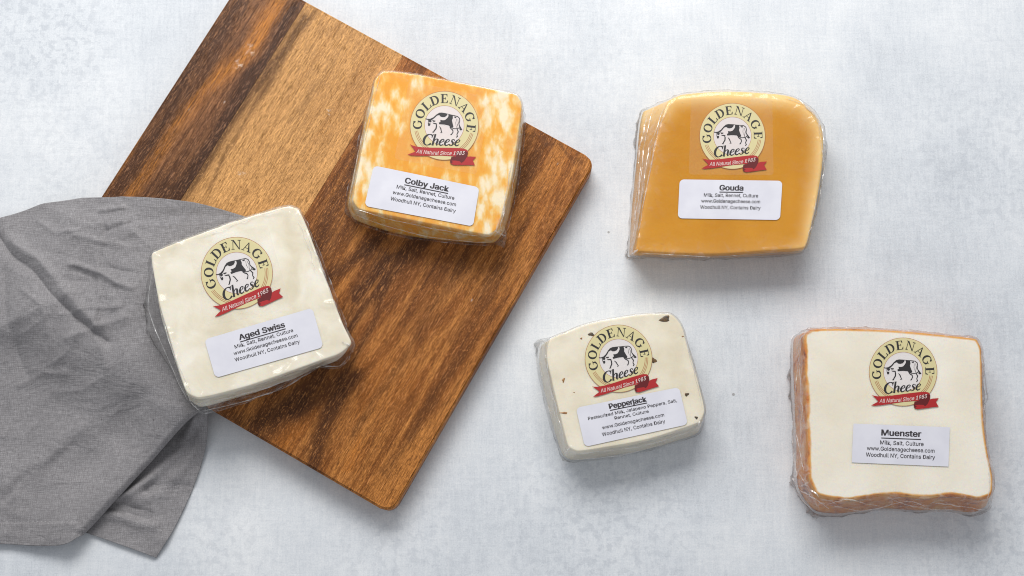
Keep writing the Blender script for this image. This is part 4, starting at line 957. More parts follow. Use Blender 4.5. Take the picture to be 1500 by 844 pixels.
  4, 52, 51, 32, 28, 27, 1, 4, 5, 1, 53, 4, 53, 52, 4, 15, 40, 39, 45, 15, 16, 45, 40, 15, 31, 28, 32, 44, 40, 45, 44, 41, 40, 1, 54, 53, 43, 41, 44, 31, 29, 28, 30, 29,
  31, 43, 42, 41, 1, 0, 54]),
 'n': (410, [134, 278, 126, 255, 123, 226, 123, -9, 44, -9, 44, 388, 121, 388, 121, 278, 88, 278, 116, 337, 147, 369, 184, 388, 227, 393, 266, 389, 299, 377, 327, 355,
  349, 325, 362, 287, 366, 241, 366, -9, 287, -9, 287, 235, 282, 272, 266, 298, 242, 314, 210, 320, 186, 317, 165, 309, 148, 296], [11, 13, 12, 11, 14, 13, 4, 8, 5, 8,
  6, 5, 8, 9, 6, 9, 7, 6, 10, 14, 11, 10, 15, 14, 9, 15, 10, 9, 16, 15, 7, 27, 9, 27, 26, 9, 26, 25, 9, 25, 16, 9, 25, 24, 16, 24, 17, 16, 23, 17, 24, 7, 28, 27, 22, 17,
  23, 7, 0, 28, 22, 18, 17, 4, 7, 8, 4, 1, 7, 1, 0, 7, 21, 18, 22, 4, 2, 1, 21, 19, 18, 20, 19, 21, 4, 3, 2]),
 'o': (415, [303, 9, 259, -11, 207, -17, 156, -11, 112, 9, 75, 40, 48, 81, 31, 131, 25, 187, 31, 245, 48, 295, 75, 336, 112, 368, 156, 387, 207, 394, 259, 387, 303, 368,
  340, 336, 367, 295, 384, 245, 390, 187, 384, 131, 367, 81, 340, 40, 151, 73, 176, 60, 207, 56, 239, 60, 265, 73, 284, 94, 299, 121, 307, 153, 310, 187, 307, 223, 299,
  255, 284, 282, 265, 303, 239, 316, 207, 321, 176, 316, 151, 303, 131, 282, 117, 255, 108, 223, 105, 187, 108, 153, 117, 121, 131, 94], [13, 15, 14, 13, 16, 15, 12, 16,
  13, 12, 17, 16, 11, 17, 12, 11, 38, 17, 38, 37, 17, 37, 18, 17, 10, 39, 11, 39, 38, 11, 10, 40, 39, 36, 18, 37, 10, 41, 40, 35, 18, 36, 9, 41, 10, 35, 19, 18, 9, 42,
  41, 34, 19, 35, 9, 43, 42, 33, 19, 34, 8, 43, 9, 33, 20, 19, 8, 44, 43, 32, 20, 33, 8, 45, 44, 31, 20, 32, 31, 21, 20, 7, 45, 8, 7, 46, 45, 30, 21, 31, 30, 22, 21, 6,
  46, 7, 29, 22, 30, 6, 47, 46, 28, 22, 29, 6, 24, 47, 28, 23, 22, 5, 24, 6, 27, 23, 28, 5, 25, 24, 26, 23, 27, 5, 26, 25, 5, 23, 26, 4, 23, 5, 4, 0, 23, 3, 0, 4, 3, 1,
  0, 2, 1, 3]),
 'p': (424, [123, -152, 44, -152, 44, 388, 121, 388, 121, 328, 113, 328, 119, 337, 131, 352, 146, 367, 167, 381, 195, 390, 229, 393, 276, 387, 318, 368, 352, 337, 378,
  296, 394, 246, 399, 189, 394, 131, 378, 81, 353, 39, 318, 8, 277, -11, 230, -17, 196, -14, 169, -4, 147, 10, 131, 25, 119, 41, 113, 50, 123, 50, 167, 72, 191, 60, 220,
  56, 250, 60, 274, 73, 293, 93, 307, 120, 316, 152, 319, 189, 316, 226, 308, 258, 294, 284, 274, 304, 250, 316, 220, 321, 191, 317, 166, 305, 147, 285, 133, 260, 125,
  227, 122, 189, 125, 151, 134, 118, 148, 92], [10, 12, 11, 9, 12, 10, 1, 3, 2, 1, 5, 3, 5, 6, 3, 6, 4, 3, 9, 13, 12, 8, 13, 9, 8, 14, 13, 7, 14, 8, 6, 14, 7, 6, 44, 14,
  44, 15, 14, 4, 45, 6, 45, 44, 6, 1, 4, 5, 1, 50, 4, 50, 49, 4, 49, 48, 4, 48, 47, 4, 47, 46, 4, 46, 45, 4, 43, 15, 44, 42, 15, 43, 42, 16, 15, 41, 16, 42, 40, 16, 41,
  40, 17, 16, 1, 51, 50, 39, 17, 40, 1, 52, 51, 38, 17, 39, 38, 18, 17, 37, 18, 38, 1, 53, 52, 37, 19, 18, 36, 19, 37, 1, 29, 53, 29, 54, 53, 35, 19, 36, 29, 31, 54, 35,
  20, 19, 34, 20, 35, 29, 32, 31, 33, 20, 34, 29, 33, 32, 29, 30, 33, 30, 20, 33, 1, 28, 29, 0, 27, 30, 27, 20, 30, 1, 27, 28, 27, 21, 20, 1, 0, 27, 26, 21, 27, 25, 21,
  26, 25, 22, 21, 24, 22, 25, 24, 23, 22]),
 'r': (259, [123, -9, 44, -9, 44, 388, 121, 388, 121, 330, 110, 330, 123, 353, 147, 375, 178, 389, 212, 394, 221, 394, 230, 393, 238, 393, 252, 392, 252, 312, 237, 314,
  229, 315, 218, 316, 207, 317, 184, 314, 163, 307, 146, 295, 134, 279, 126, 260, 123, 236], [8, 10, 9, 8, 11, 10, 8, 12, 11, 8, 13, 12, 8, 14, 13, 7, 14, 8, 1, 3, 2, 1,
  5, 3, 5, 4, 3, 6, 14, 7, 5, 16, 6, 16, 15, 6, 15, 14, 6, 1, 23, 5, 23, 22, 5, 22, 21, 5, 21, 20, 5, 20, 19, 5, 19, 18, 5, 18, 17, 5, 17, 16, 5, 1, 24, 23, 1, 0, 24]),
 's': (365, [263, -2, 225, -13, 182, -17, 143, -14, 109, -5, 79, 10, 55, 32, 37, 60, 24, 101, 99, 117, 113, 84, 129, 68, 152, 58, 181, 54, 214, 58, 239, 70, 254, 85,
  259, 103, 256, 117, 248, 129, 233, 139, 210, 146, 147, 161, 100, 178, 66, 202, 45, 234, 38, 274, 43, 307, 58, 337, 81, 361, 111, 379, 147, 390, 187, 393, 225, 390,
  257, 381, 284, 365, 306, 345, 322, 320, 336, 283, 263, 267, 251, 293, 237, 309, 217, 320, 187, 323, 159, 320, 136, 309, 122, 295, 118, 277, 121, 262, 130, 250, 147,
  240, 174, 232, 232, 218, 279, 202, 313, 178, 333, 146, 340, 107, 335, 72, 320, 42, 295, 17], [31, 33, 32, 31, 34, 33, 30, 34, 31, 30, 35, 34, 29, 35, 30, 29, 36, 35,
  28, 36, 29, 28, 37, 36, 27, 43, 28, 43, 37, 28, 27, 44, 43, 42, 37, 43, 42, 38, 37, 27, 45, 44, 41, 38, 42, 27, 46, 45, 40, 38, 41, 26, 46, 27, 26, 47, 46, 39, 38, 40,
  26, 48, 47, 25, 48, 26, 25, 49, 48, 25, 50, 49, 25, 51, 50, 24, 51, 25, 24, 52, 51, 24, 53, 52, 24, 54, 53, 23, 54, 24, 23, 55, 54, 22, 55, 23, 21, 55, 22, 20, 55, 21,
  20, 56, 55, 19, 56, 20, 18, 56, 19, 17, 56, 18, 8, 10, 9, 17, 57, 56, 16, 57, 17, 7, 10, 8, 15, 57, 16, 7, 11, 10, 15, 58, 57, 14, 58, 15, 7, 12, 11, 6, 12, 7, 13, 58,
  14, 6, 13, 12, 6, 58, 13, 6, 59, 58, 5, 59, 6, 5, 0, 59, 4, 0, 5, 4, 1, 0, 3, 1, 4, 3, 2, 1]),
 't': (227, [-3, 388, 213, 388, 213, 318, -3, 318, 56, 92, 56, 480, 135, 480, 135, 98, 137, 79, 143, 68, 153, 61, 171, 59, 176, 59, 184, 60, 192, 61, 209, 64, 224, -5,
  205, -10, 193, -12, 181, -13, 168, -13, 122, -6, 86, 15, 63, 49], [4, 6, 5, 4, 7, 6, 3, 1, 0, 3, 2, 1, 4, 8, 7, 23, 8, 4, 23, 9, 8, 23, 10, 9, 14, 16, 15, 23, 11, 10,
  13, 16, 14, 12, 16, 13, 11, 16, 12, 23, 16, 11, 22, 16, 23, 21, 16, 22, 21, 17, 16, 20, 17, 21, 20, 18, 17, 20, 19, 18]),
 'u': (410, [262, 9, 225, -8, 182, -14, 144, -10, 110, 3, 82, 24, 61, 55, 48, 93, 44, 139, 44, 388, 123, 388, 123, 145, 128, 108, 144, 81, 168, 65, 200, 59, 224, 62,
  245, 70, 262, 83, 275, 101, 284, 124, 287, 153, 287, 388, 366, 388, 366, -9, 289, -9, 289, 101, 321, 101, 293, 41], [8, 10, 9, 8, 11, 10, 21, 23, 22, 21, 27, 23, 27,
  24, 23, 20, 27, 21, 8, 12, 11, 7, 12, 8, 19, 27, 20, 7, 13, 12, 18, 26, 19, 26, 27, 19, 18, 25, 26, 28, 24, 27, 6, 13, 7, 17, 25, 18, 6, 14, 13, 16, 25, 17, 6, 15, 14,
  15, 25, 16, 6, 0, 15, 0, 25, 15, 5, 0, 6, 0, 24, 28, 4, 0, 5, 4, 1, 0, 25, 24, 0, 3, 1, 4, 3, 2, 1]),
 'w': (567, [205, -9, 131, -9, 10, 388, 94, 388, 142, 216, 152, 179, 163, 139, 173, 93, 186, 32, 154, 32, 166, 92, 177, 137, 187, 178, 198, 216, 245, 388, 323, 388, 370,
  216, 380, 179, 390, 138, 401, 93, 413, 32, 380, 32, 393, 92, 404, 137, 415, 178, 425, 216, 473, 388, 557, 388, 436, -9, 362, -9, 310, 169, 303, 196, 296, 223, 289,
  250, 282, 278, 275, 307, 265, 347, 302, 347, 292, 307, 285, 278, 278, 250, 271, 222, 264, 195, 257, 169], [1, 3, 2, 1, 4, 3, 13, 36, 14, 36, 15, 14, 36, 37, 15, 37,
  16, 15, 25, 27, 26, 25, 28, 27, 13, 35, 36, 38, 16, 37, 39, 16, 38, 13, 34, 35, 40, 33, 39, 33, 16, 39, 13, 40, 34, 40, 33, 34, 32, 16, 33, 13, 41, 40, 31, 16, 32, 13,
  42, 41, 1, 5, 4, 24, 28, 25, 12, 42, 13, 31, 17, 16, 30, 17, 31, 12, 43, 42, 1, 6, 5, 30, 18, 17, 23, 28, 24, 11, 43, 12, 29, 18, 30, 11, 0, 43, 1, 10, 6, 10, 7, 6,
  29, 22, 18, 22, 19, 18, 22, 19, 23, 19, 28, 23, 10, 7, 11, 7, 0, 11, 8, 0, 7, 20, 28, 19, 29, 21, 22, 1, 9, 10, 1, 8, 9, 1, 0, 8, 29, 20, 21, 29, 28, 20]),
 'y': (389, [63, -152, 52, -150, 37, -145, 55, -75, 73, -79, 89, -81, 102, -80, 113, -76, 124, -68, 133, -54, 142, -32, 153, -1, 4, 388, 91, 388, 174, 158, 186, 123,
  195, 89, 205, 56, 218, 12, 172, 12, 184, 56, 194, 89, 204, 124, 215, 158, 299, 388, 385, 388, 212, -62, 199, -90, 183, -113, 165, -131, 143, -144, 119, -152, 92, -154,
  76, -154], [11, 13, 12, 11, 14, 13, 23, 25, 24, 23, 18, 25, 18, 26, 25, 11, 15, 14, 22, 18, 23, 21, 16, 22, 16, 18, 22, 11, 21, 15, 21, 16, 15, 11, 20, 21, 17, 18, 16,
  11, 19, 20, 11, 18, 19, 11, 26, 18, 10, 26, 11, 9, 26, 10, 8, 26, 9, 8, 27, 26, 7, 27, 8, 2, 4, 3, 6, 27, 7, 2, 5, 4, 5, 27, 6, 2, 27, 5, 2, 28, 27, 2, 29, 28, 2, 30,
  29, 2, 31, 30, 1, 31, 2, 0, 31, 1, 0, 32, 31, 33, 32, 0]),
 'z': (380, [348, -9, 33, -9, 33, 49, 245, 323, 245, 314, 39, 314, 39, 388, 342, 388, 342, 328, 135, 57, 135, 65, 348, 65], [5, 7, 6, 5, 8, 7, 5, 3, 8, 3, 4, 8, 4, 9, 8,
  5, 2, 3, 2, 4, 5, 2, 10, 4, 10, 9, 4, 2, 11, 10, 2, 0, 11, 1, 0, 2]),
}
def text2d(s, bold=0.0, shear=0.0, track=0.0):
    vs, fs, x = [], [], 0.0
    for ch in s:
        if ch == ' ': x += .188+track; continue
        adv, pt, tr = GLYPHS[ch]; st = len(vs)
        for i in range(0, len(pt), 2): vs.append((x+pt[i]/1000+shear*pt[i+1]/1000, pt[i+1]/1000))
        for i in range(0, len(tr), 3): fs.append((st+tr[i], st+tr[i+1], st+tr[i+2]))
        x += adv/1000+track
    x0 = min(v[0] for v in vs); x1 = max(v[0] for v in vs)
    return [((a-x0)/.70, b/.70) for a, b in vs], fs, (x1-x0)/.70

class Print:
    """flat print pieces in a 2-D frame, laid on a surface by fn(u, v, layer)"""
    def __init__(s, fn): s.fn = fn; s.V = []; s.F = []; s.k = 0
    def raw(s, vs, fs, layer):
        st = len(s.V)
        for (x, y) in vs: s.V.append(s.fn(x, y, layer))
        for f in fs: s.F.append(tuple(st+i for i in f))
    def poly(s, pts, layer):
        tr = tessellate_polygon([[Vector((x, y, 0)) for x, y in pts]])
        s.k += 1
        s.raw(pts, [tuple(t) for t in tr], layer+(s.k % 7)*.08)
    def stroke(s, pts, w, layer):
        """pts polyline; w scalar or list of widths"""
        n_ = len(pts); L, Rr = [], []
        for i, (x, y) in enumerate(pts):
            a = pts[max(0, i-1)]; b = pts[min(n_-1, i+1)]
            dx, dy = b[0]-a[0], b[1]-a[1]; l = math.hypot(dx, dy)+1e-9
            ww = (w[i] if isinstance(w, (list, tuple)) else w)/2
            L.append((x-dy/l*ww, y+dx/l*ww)); Rr.append((x+dy/l*ww, y-dx/l*ww))
        s.k += 1
        s.raw(L+Rr, [(i, n_+i, n_+i+1, i+1) for i in range(n_-1)], layer+(s.k % 7)*.08)
    def build(s, name, mat, parent, org):
        F = []
        for f in s.F:
            a, b, c = (Vector(s.V[f[0]]), Vector(s.V[f[1]]), Vector(s.V[f[2]]))
            F.append(f if (b-a).cross(c-a).z > 0 else tuple(reversed(f)))
        return link_mesh(name, s.V, F, mat, parent, org, False)

def arcpts(cx, cy, rx, ry, a0, a1, n=14):
    return [(cx+rx*math.cos(R(lerp(a0, a1, i/n))), cy+ry*math.sin(R(lerp(a0, a1, i/n)))) for i in range(n+1)]
def ring_w(a0, a1, n, thick, thin, axis=0):
    return [lerp(thin, thick, abs(math.cos(R(lerp(a0, a1, i/n)-axis)))**1.3) for i in range(n+1)]
def glyph(ch):
    """serif letter, cap height 1; returns (list of strokes (pts, w), list of polys, width)"""
    S, Q = [], []
    K, k, sf = .205, .075, .06       # thick, thin, serif thickness
    def serif(x0, x1, y): Q.append([(x0, y), (x1, y), (x1, y+sf), (x0, y+sf)])
    if ch in 'GO':
        rx, ry = .40, .47
        a0, a1 = (0, 360) if ch == 'O' else (38, 322)
        S.append((arcpts(.45, .5, rx-.02, ry, a0, a1, 26), ring_w(a0, a1, 26, K, k)))
        w = .90
        if ch == 'G':
            Q.append([(.70, .08), (.84, .14), (.84, .44), (.70, .44)]); serif(.58, .92, .42)
            Q.append([(.72, .72), (.78, .72), (.80, .98), (.75, .98), (.70, .86)])
        return S, Q, w
    if ch == 'L':
        Q.append([(.12, 0), (.12+K, 0), (.12+K, 1), (.12, 1)]); serif(.02, .40, .95); serif(.02, .70, 0)
        Q.append([(.58, 0), (.74, 0), (.78, .30), (.73, .30)]); return S, Q, .78
    if ch == 'D':
        Q.append([(.12, 0), (.12+K, 0), (.12+K, 1), (.12, 1)]); serif(.02, .45, .95); serif(.02, .45, 0)
        S.append((arcpts(.42, .5, .40, .47, 90, -90, 18), ring_w(90, -90, 18, K, k))); return S, Q, .92
    if ch == 'E':
        Q.append([(.12, 0), (.12+K, 0), (.12+K, 1), (.12, 1)]); serif(.02, .72, .945); serif(.02, .74, 0); serif(.2, .56, .49)
        Q.append([(.60, .98), (.73, .98), (.73, .72), (.68, .72)]); Q.append([(.60, .02), (.75, .02), (.79, .30), (.74, .30)])
        Q.append([(.52, .37), (.57, .37), (.57, .65), (.52, .65)]); return S, Q, .80
    if ch == 'N':
        Q.append([(.14, 0), (.20, 0), (.20, 1), (.14, 1)]); Q.append([(.80, 0), (.86, 0), (.86, 1), (.80, 1)])
        Q.append([(.10, 1), (.28, 1), (.88, 0), (.78, 0)]); serif(.02, .33, 0); serif(.66, .98, .95); serif(0, .26, .95); return S, Q, .98
    if ch == 'A':
        Q.append([(.12, 0), (.18, 0), (.50, .92), (.46, 1)]); Q.append([(.44, 1), (.52, 1), (.90, 0), (.70, 0)])
        Q.append([(.26, .32), (.68, .32), (.68, .37), (.26, .37)]); serif(.0, .32, 0); serif(.60, 1.0, 0); return S, Q, 1.0
    return S, Q, .8
def italic(ch):
    """italic lower case and C, x height .62; unsheared"""
    S, Q = [], []; K, k = .14, .045
    if ch == 'C':
        S.append((arcpts(.48, .5, .40, .48, 48, 318, 26), ring_w(48, 318, 26, .17, .05)))
        Q.append([(.70, .68), (.76, .68), (.82, 1.0), (.77, 1.0), (.70, .88)]); return S, Q, .84
    if ch == 'h':
        S.append(([(.12, 0), (.12, 1.0)], [K, K*.9])); Q.append([(.0, .97), (.12, 1.02), (.19, 1.02), (.19, .94)])
        S.append(([(.17, .38), (.26, .54), (.37, .60), (.46, .54), (.47, .40), (.44, .14), (.48, .03), (.58, .08)], [.03, .05, .07, .12, .14, .13, .08, .04])); return S, Q, .60
    if ch == 'e':
        S.append(([(.09, .28), (.26, .31), (.40, .40), (.42, .52), (.32, .59), (.19, .52), (.10, .34), (.10, .15), (.22, .03), (.36, .06), (.46, .16)],
                  [.03, .04, .06, .09, .05, .08, .13, .14, .09, .07, .03])); return S, Q, .48
    if ch == 's':
        S.append(([(.40, .46), (.38, .56), (.26, .60), (.16, .52), (.18, .42), (.30, .30), (.36, .18), (.28, .06), (.14, .02), (.04, .08), (.03, .18)],
                  [.07, .05, .05, .08, .12, .14, .12, .07, .05, .06, .07])); return S, Q, .44
    return S, Q, .5

MU = lambda x, y: ((x-440)/349.0, (385-y)/349.0)     # drawing frame of the logo
def make_logo(center, radius, rot, zt, wob, parent, org, clear=None):
    """center photo px, radius px, rot degrees clockwise"""
    c = P(*center, zt).to_2d()
    e1 = (P(center[0]+radius, center[1], zt).to_2d()-c); e2 = (P(center[0], center[1]-radius, zt).to_2d()-c)
    ca, sa = math.cos(R(-rot)), math.sin(R(-rot))
    LAY = .00004
    def fn(u, v, layer):
        uu, vv = u*ca-v*sa, u*sa+v*ca
        q = c+e1*uu+e2*vv
        return (q.x, q.y, zt+.00050+layer*LAY+wob(q))
    def polar(r0, r1, n=64, m=6):
        vs = [(lerp(r0, r1, j/m)*math.cos(2*math.pi*i/n), lerp(r0, r1, j/m)*math.sin(2*math.pi*i/n)) for j in range(m+1) for i in range(n)]
        fs = [(j*n+i, j*n+(i+1) % n, (j+1)*n+(i+1) % n, (j+1)*n+i) for j in range(m) for i in range(n)]
        return vs, fs
    if clear:
        st = quad_sheet('logo_sticker', clear, zt, .00048, wob, .0022, M_CLEAR, parent, org, 16, 16)
    else:
        p = Print(fn); vs, fs = polar(.01, 1.01); p.raw(vs, fs, -.5); st = p.build('logo_sticker', M_CLEAR, parent, org)
    p = Print(fn); p.raw(*polar(.575, 1.0), 1); p.build('yellow_ring', M_YEL, st, org)
    p = Print(fn); p.raw(*polar(.005, .575), 1); p.build('white_disc', M_DISC, st, org)
    p = Print(fn)
    p.stroke(arcpts(0, 0, 1.0, 1.0, 0, 360, 80), .012, 1.6); p.stroke(arcpts(0, 0, .578, .578, 0, 360, 60), .010, 1.6)
    p.build('ring_outline', M_BROWN, st, org)
    # curved name
    p = Print(fn); H = .262; R0 = .655
    angs = [186, 162, 140, 119.5, 98, 74.5, 50.5, 26.5, 2]
    for ch, an in zip('GOLDENAGE', angs):
        S, Q, w = glyph(ch)
        def mp(x, y):
            X, Y = (x-w/2)*H*1.06, R0+y*H
            t = R(an-90); return (X*math.cos(t)-Y*math.sin(t), X*math.sin(t)+Y*math.cos(t))
        for pts, ww in S:
            p.stroke([mp(*q) for q in pts], [z_*H*1.08 for z_ in ww], 3)
        for q in Q: p.poly([mp(*z_) for z_ in q], 3.7)
    base0 = MU(238, 615); base1 = MU(628, 572); dx, dy = base1[0]-base0[0], base1[1]-base0[1]
    L = math.hypot(dx, dy); ex = (dx/L, dy/L)
    xs_ = 0; parts = []
    for ch in 'Cheese':
        S, Q, w = italic(ch); parts.append((S, Q, xs_)); xs_ += w
    sc = L*.97/xs_; HH = .325
    for S, Q, x0 in parts:
        def mp(x, y):
            X = (x+x0)*sc + y*HH*.24; Y = y*HH
            return (base0[0]+ex[0]*X-ex[1]*Y*.9, base0[1]+ex[1]*X+Y)
        for pts, ww in S: p.stroke([mp(*q) for q in pts], [z_*.43 for z_ in ww], 3)
        for q in Q: p.poly([mp(*z_) for z_ in q], 3.7)
    p.build('lettering', M_BLACK, st, org)
    # cow
    p = Print(fn)
    for pg in COW: p.poly([MU(*q) for q in pg], 3)
    for pl, w in COWS: p.stroke([MU(*q) for q in pl], [a/349 for a in w] if isinstance(w, list) else w/349, 3)
    p.build('cow', M_BLACK, st, org)
    # arcs
    p = Print(fn)
    for rr in (.795, .835, .875):
        p.stroke(arcpts(0, 0, rr, rr, 199, 262, 22), .014, 2); p.stroke(arcpts(0, 0, rr, rr, -8, -62, 20), .014, 2)
    p.build('arc_lines', M_BROWN, st, org)
    # ribbon
    p = Print(fn)
    p.poly([MU(*q) for q in RIB_A], 5); p.poly([MU(*q) for q in RIB_T], 5)
    rb = p.build('ribbon', M_RED, st, org)
    p = Print(fn); p.poly([MU(*q) for q in RIB_F], 6.0); p.poly([MU(*q) for q in RIB_C], 6.0); p.build('ribbon_fold', M_DRED, st, org)
    p = Print(fn); p.poly([MU(*q) for q in RIB_L], 7.0); p.build('ribbon_roll', M_RED, st, org)
    p = Print(fn)
    vs, fs, w = text2d('All Natural Since 1983', 0, .30)
    a, b = MU(196, 702), MU(690, 652); L = math.hypot(b[0]-a[0], b[1]-a[1]); ex = ((b[0]-a[0])/L, (b[1]-a[1])/L)
    s_ = L/w
    vv = []
    for x, y in vs:
        X = x*s_; t = X/L; Y = y*s_*1.12
        sag = -.028*math.sin(math.pi*t)
        vv.append((a[0]+ex[0]*X-ex[1]*Y, a[1]+ex[1]*X+ex[0]*Y+sag))
    p.raw(vv, fs, 8.2); p.build('ribbon_lettering', M_WHITE, st, org)
    return st
RIB_A = [(118, 622), (140, 630), (180, 637), (250, 636), (330, 628), (420, 616), (520, 603), (600, 594), (660, 590), (700, 597), (716, 618), (716, 660), (700, 678), (640, 680), (560, 684), (450, 692), (330, 710), (220, 726), (150, 733), (110, 730), (150, 708), (186, 690), (160, 660)]
RIB_T = [(600, 700), (700, 672), (740, 660), (806, 655), (776, 694), (804, 742), (740, 748), (660, 760), (600, 765)]
RIB_F = [(596, 640), (640, 618), (690, 612), (718, 625), (712, 670), (690, 715), (660, 742), (610, 735), (600, 690)]
RIB_C = [(556, 690), (600, 682), (640, 690), (650, 720), (640, 752), (590, 768), (556, 760), (548, 735)]
RIB_L = [(562, 728), (600, 722), (648, 724), (668, 742), (640, 762), (585, 768), (560, 756), (580, 742)]
COW = [
 [(238, 338), (262, 343), (288, 338), (318, 318), (345, 286), (372, 264), (400, 258), (395, 266), (372, 276), (350, 298), (332, 322), (312, 342), (300, 350), (288, 352), (262, 352), (246, 350)],
 [(345, 290), (368, 266), (405, 259), (455, 264), (452, 280), (436, 298), (412, 304), (392, 302), (374, 288), (352, 296)],
 [(392, 334), (418, 336), (440, 330), (456, 312), (468, 292), (468, 268), (512, 274), (516, 300), (510, 322), (520, 350), (534, 384), (522, 402), (500, 392), (486, 380), (440, 376), (386, 380), (380, 364), (396, 356)],
 [(276, 352), (300, 350), (306, 362), (298, 372), (288, 376), (278, 368)],
 [(272, 386), (298, 384), (298, 400), (288, 413), (276, 410)],
 [(308, 348), (345, 350), (342, 360), (322, 364)],
 [(316, 374), (350, 374), (368, 380), (352, 386), (330, 384)],
 [(524, 282), (552, 280), (548, 296), (532, 292)],
]
COWS = [
 ([(400, 261), (440, 263), (480, 268), (530, 272), (562, 276), (584, 292), (590, 318), (586, 348), (600, 380)], [4, 5, 6, 7, 8, 9, 8, 8, 9]),
 ([(584, 350), (600, 378), (622, 408), (612, 408), (590, 392)], [4, 14, 16, 10, 4]),
 ([(272, 352), (274, 390)], 6),
 ([(356, 376), (362, 404), (360, 430), (346, 452), (340, 468), (328, 468)], [8, 13, 13, 12, 12, 8]),
 ([(392, 402), (408, 420), (416, 442), (426, 462), (410, 464)], [5, 11, 9, 11, 6]),
 ([(498, 390), (512, 408), (532, 420), (538, 440), (524, 468), (514, 470)], [10, 10, 12, 9, 11, 7]),
 ([(520, 400), (550, 404), (582, 398), (598, 380)], [6, 8, 7, 5]),
 ([(574, 402), (590, 430), (580, 456), (588, 478), (576, 488)], [9, 12, 9, 12, 9]),
 ([(556, 300), (552, 340), (558, 372)], [2, 4, 2]),
 ([(568, 300), (578, 340), (568, 380), (576, 402)], [3, 5, 5, 8]),
]

def quad_map(q, zt):
    c = [P(*a, zt).to_2d() for a in q]   # TL TR BR BL
    def f(u, v): return (c[0]*(1-u)+c[1]*u)*(1-v)+(c[3]*(1-u)+c[2]*u)*v
    return f, (c[1]-c[0]).length, (c[3]-c[0]).length
def quad_sheet(name, q, zt, dz, wob, r, mat, parent, org, nu=24, nv=12, thick=0.0):
    f, W, H = quad_map(q, zt); V, F = [], []
    vs_ = sorted(set([0, 1]+[i/nv for i in range(nv+1)]+[r/H*(1-math.cos(R(a))) for a in (15, 30, 45, 60, 75, 90)]+[1-r/H*(1-math.cos(R(a))) for a in (15, 30, 45, 60, 75, 90)])) if r else [i/nv for i in range(nv+1)]
    for v in vs_:
        y = v*H; dy = max(0, r-y, y-(H-r)); cut = (r-math.sqrt(max(0, r*r-dy*dy)))/W if r else 0
        for i in range(nu+1):
            u = lerp(cut, 1-cut, i/nu); p = f(u, v); V.append((p.x, p.y, zt+dz+wob(p)))
    m = len(vs_)
    for j in range(m-1):
        for i in range(nu):
            a = j*(nu+1)+i; F.append((a, a+nu+1, a+nu+2, a+1))
    return link_mesh(name, V, F, mat, parent, org, True)

def make_label(q, zt, wob, parent, org, lines, r=.0032):
    """lines: text, centre u, baseline v, width (fraction), cap height fraction, bold, underline"""
    lb = quad_sheet('label_sticker', q, zt, .00056, wob, r, M_PAPER, parent, org)
    f, W, H = quad_map(q, zt)
    p = Print(lambda u, v, l: (lambda g: (g.x, g.y, zt+.00064+l*.00004+wob(g)))(f(u, v)))
    for s_, cu_, bv_, wd, ch, bold, ul in lines:
        vs, fs, w = text2d(s_, bold)
        sx_ = wd/w; sy_ = ch/.73
        for n_, dx_ in enumerate((0, 1, -1) if bold > .02 else (0,)):
            p.raw([(cu_-wd/2+x*sx_+dx_*.0026, bv_-y*sy_) for x, y in vs], fs, 1+n_*.2)
        if ul: p.raw([(cu_-wd/2, bv_+ul), (cu_+wd/2, bv_+ul), (cu_+wd/2, bv_+ul+.024), (cu_-wd/2, bv_+ul+.024)], [(0, 1, 2, 3)], 1.5)
    p.build('lettering', M_TEXT, lb, org)
    return lb
STD = lambda t, tw, ws=(.54, .59, .605), cu=.51: [
    (t, cu, .265, tw, .135, .022, .035), ('Milk, Salt, Rennet, Culture', cu, .435, ws[0], .085, .012, 0),
    ('www.Goldenagecheese.com', cu, .585, ws[1], .085, .012, 0), ('Woodhull NY, Contains Dairy', cu, .745, ws[2], .085, .012, 0)]

def mat_fold():
    n = NT('folded_film')
    tr = n.n('ShaderNodeBsdfTransparent'); df = n.n('ShaderNodeBsdfTranslucent'); df.inputs[0].default_value = (.95, .95, .95, 1)
    dd = n.n('ShaderNodeBsdfDiffuse'); dd.inputs[0].default_value = (.92, .92, .93, 1)
    a = n.n('ShaderNodeAddShader'); n.t.links.new(df.outputs[0], a.inputs[0]); n.t.links.new(dd.outputs[0], a.inputs[1])
    m0 = n.n('ShaderNodeMixShader'); m0.inputs[0].default_value = .5; n.t.links.new(df.outputs[0], m0.inputs[1]); n.t.links.new(dd.outputs[0], m0.inputs[2])
    n.t.nodes.remove(a)
    gl = n.n('ShaderNodeBsdfGlossy'); gl.inputs['Roughness'].default_value = .22
    m1 = n.n('ShaderNodeMixShader'); n.t.links.new(n.mrange(n.noise(160, 3), .38, .62, .12, .62), m1.inputs[0])
    n.t.links.new(tr.outputs[0], m1.inputs[1]); n.t.links.new(m0.outputs[0], m1.inputs[2])
    m2 = n.n('ShaderNodeMixShader'); m2.inputs[0].default_value = .16
    n.t.links.new(m1.outputs[0], m2.inputs[1]); n.t.links.new(gl.outputs[0], m2.inputs[2])
    return n.done(m2.outputs[0])
M_FOLD = mat_fold()
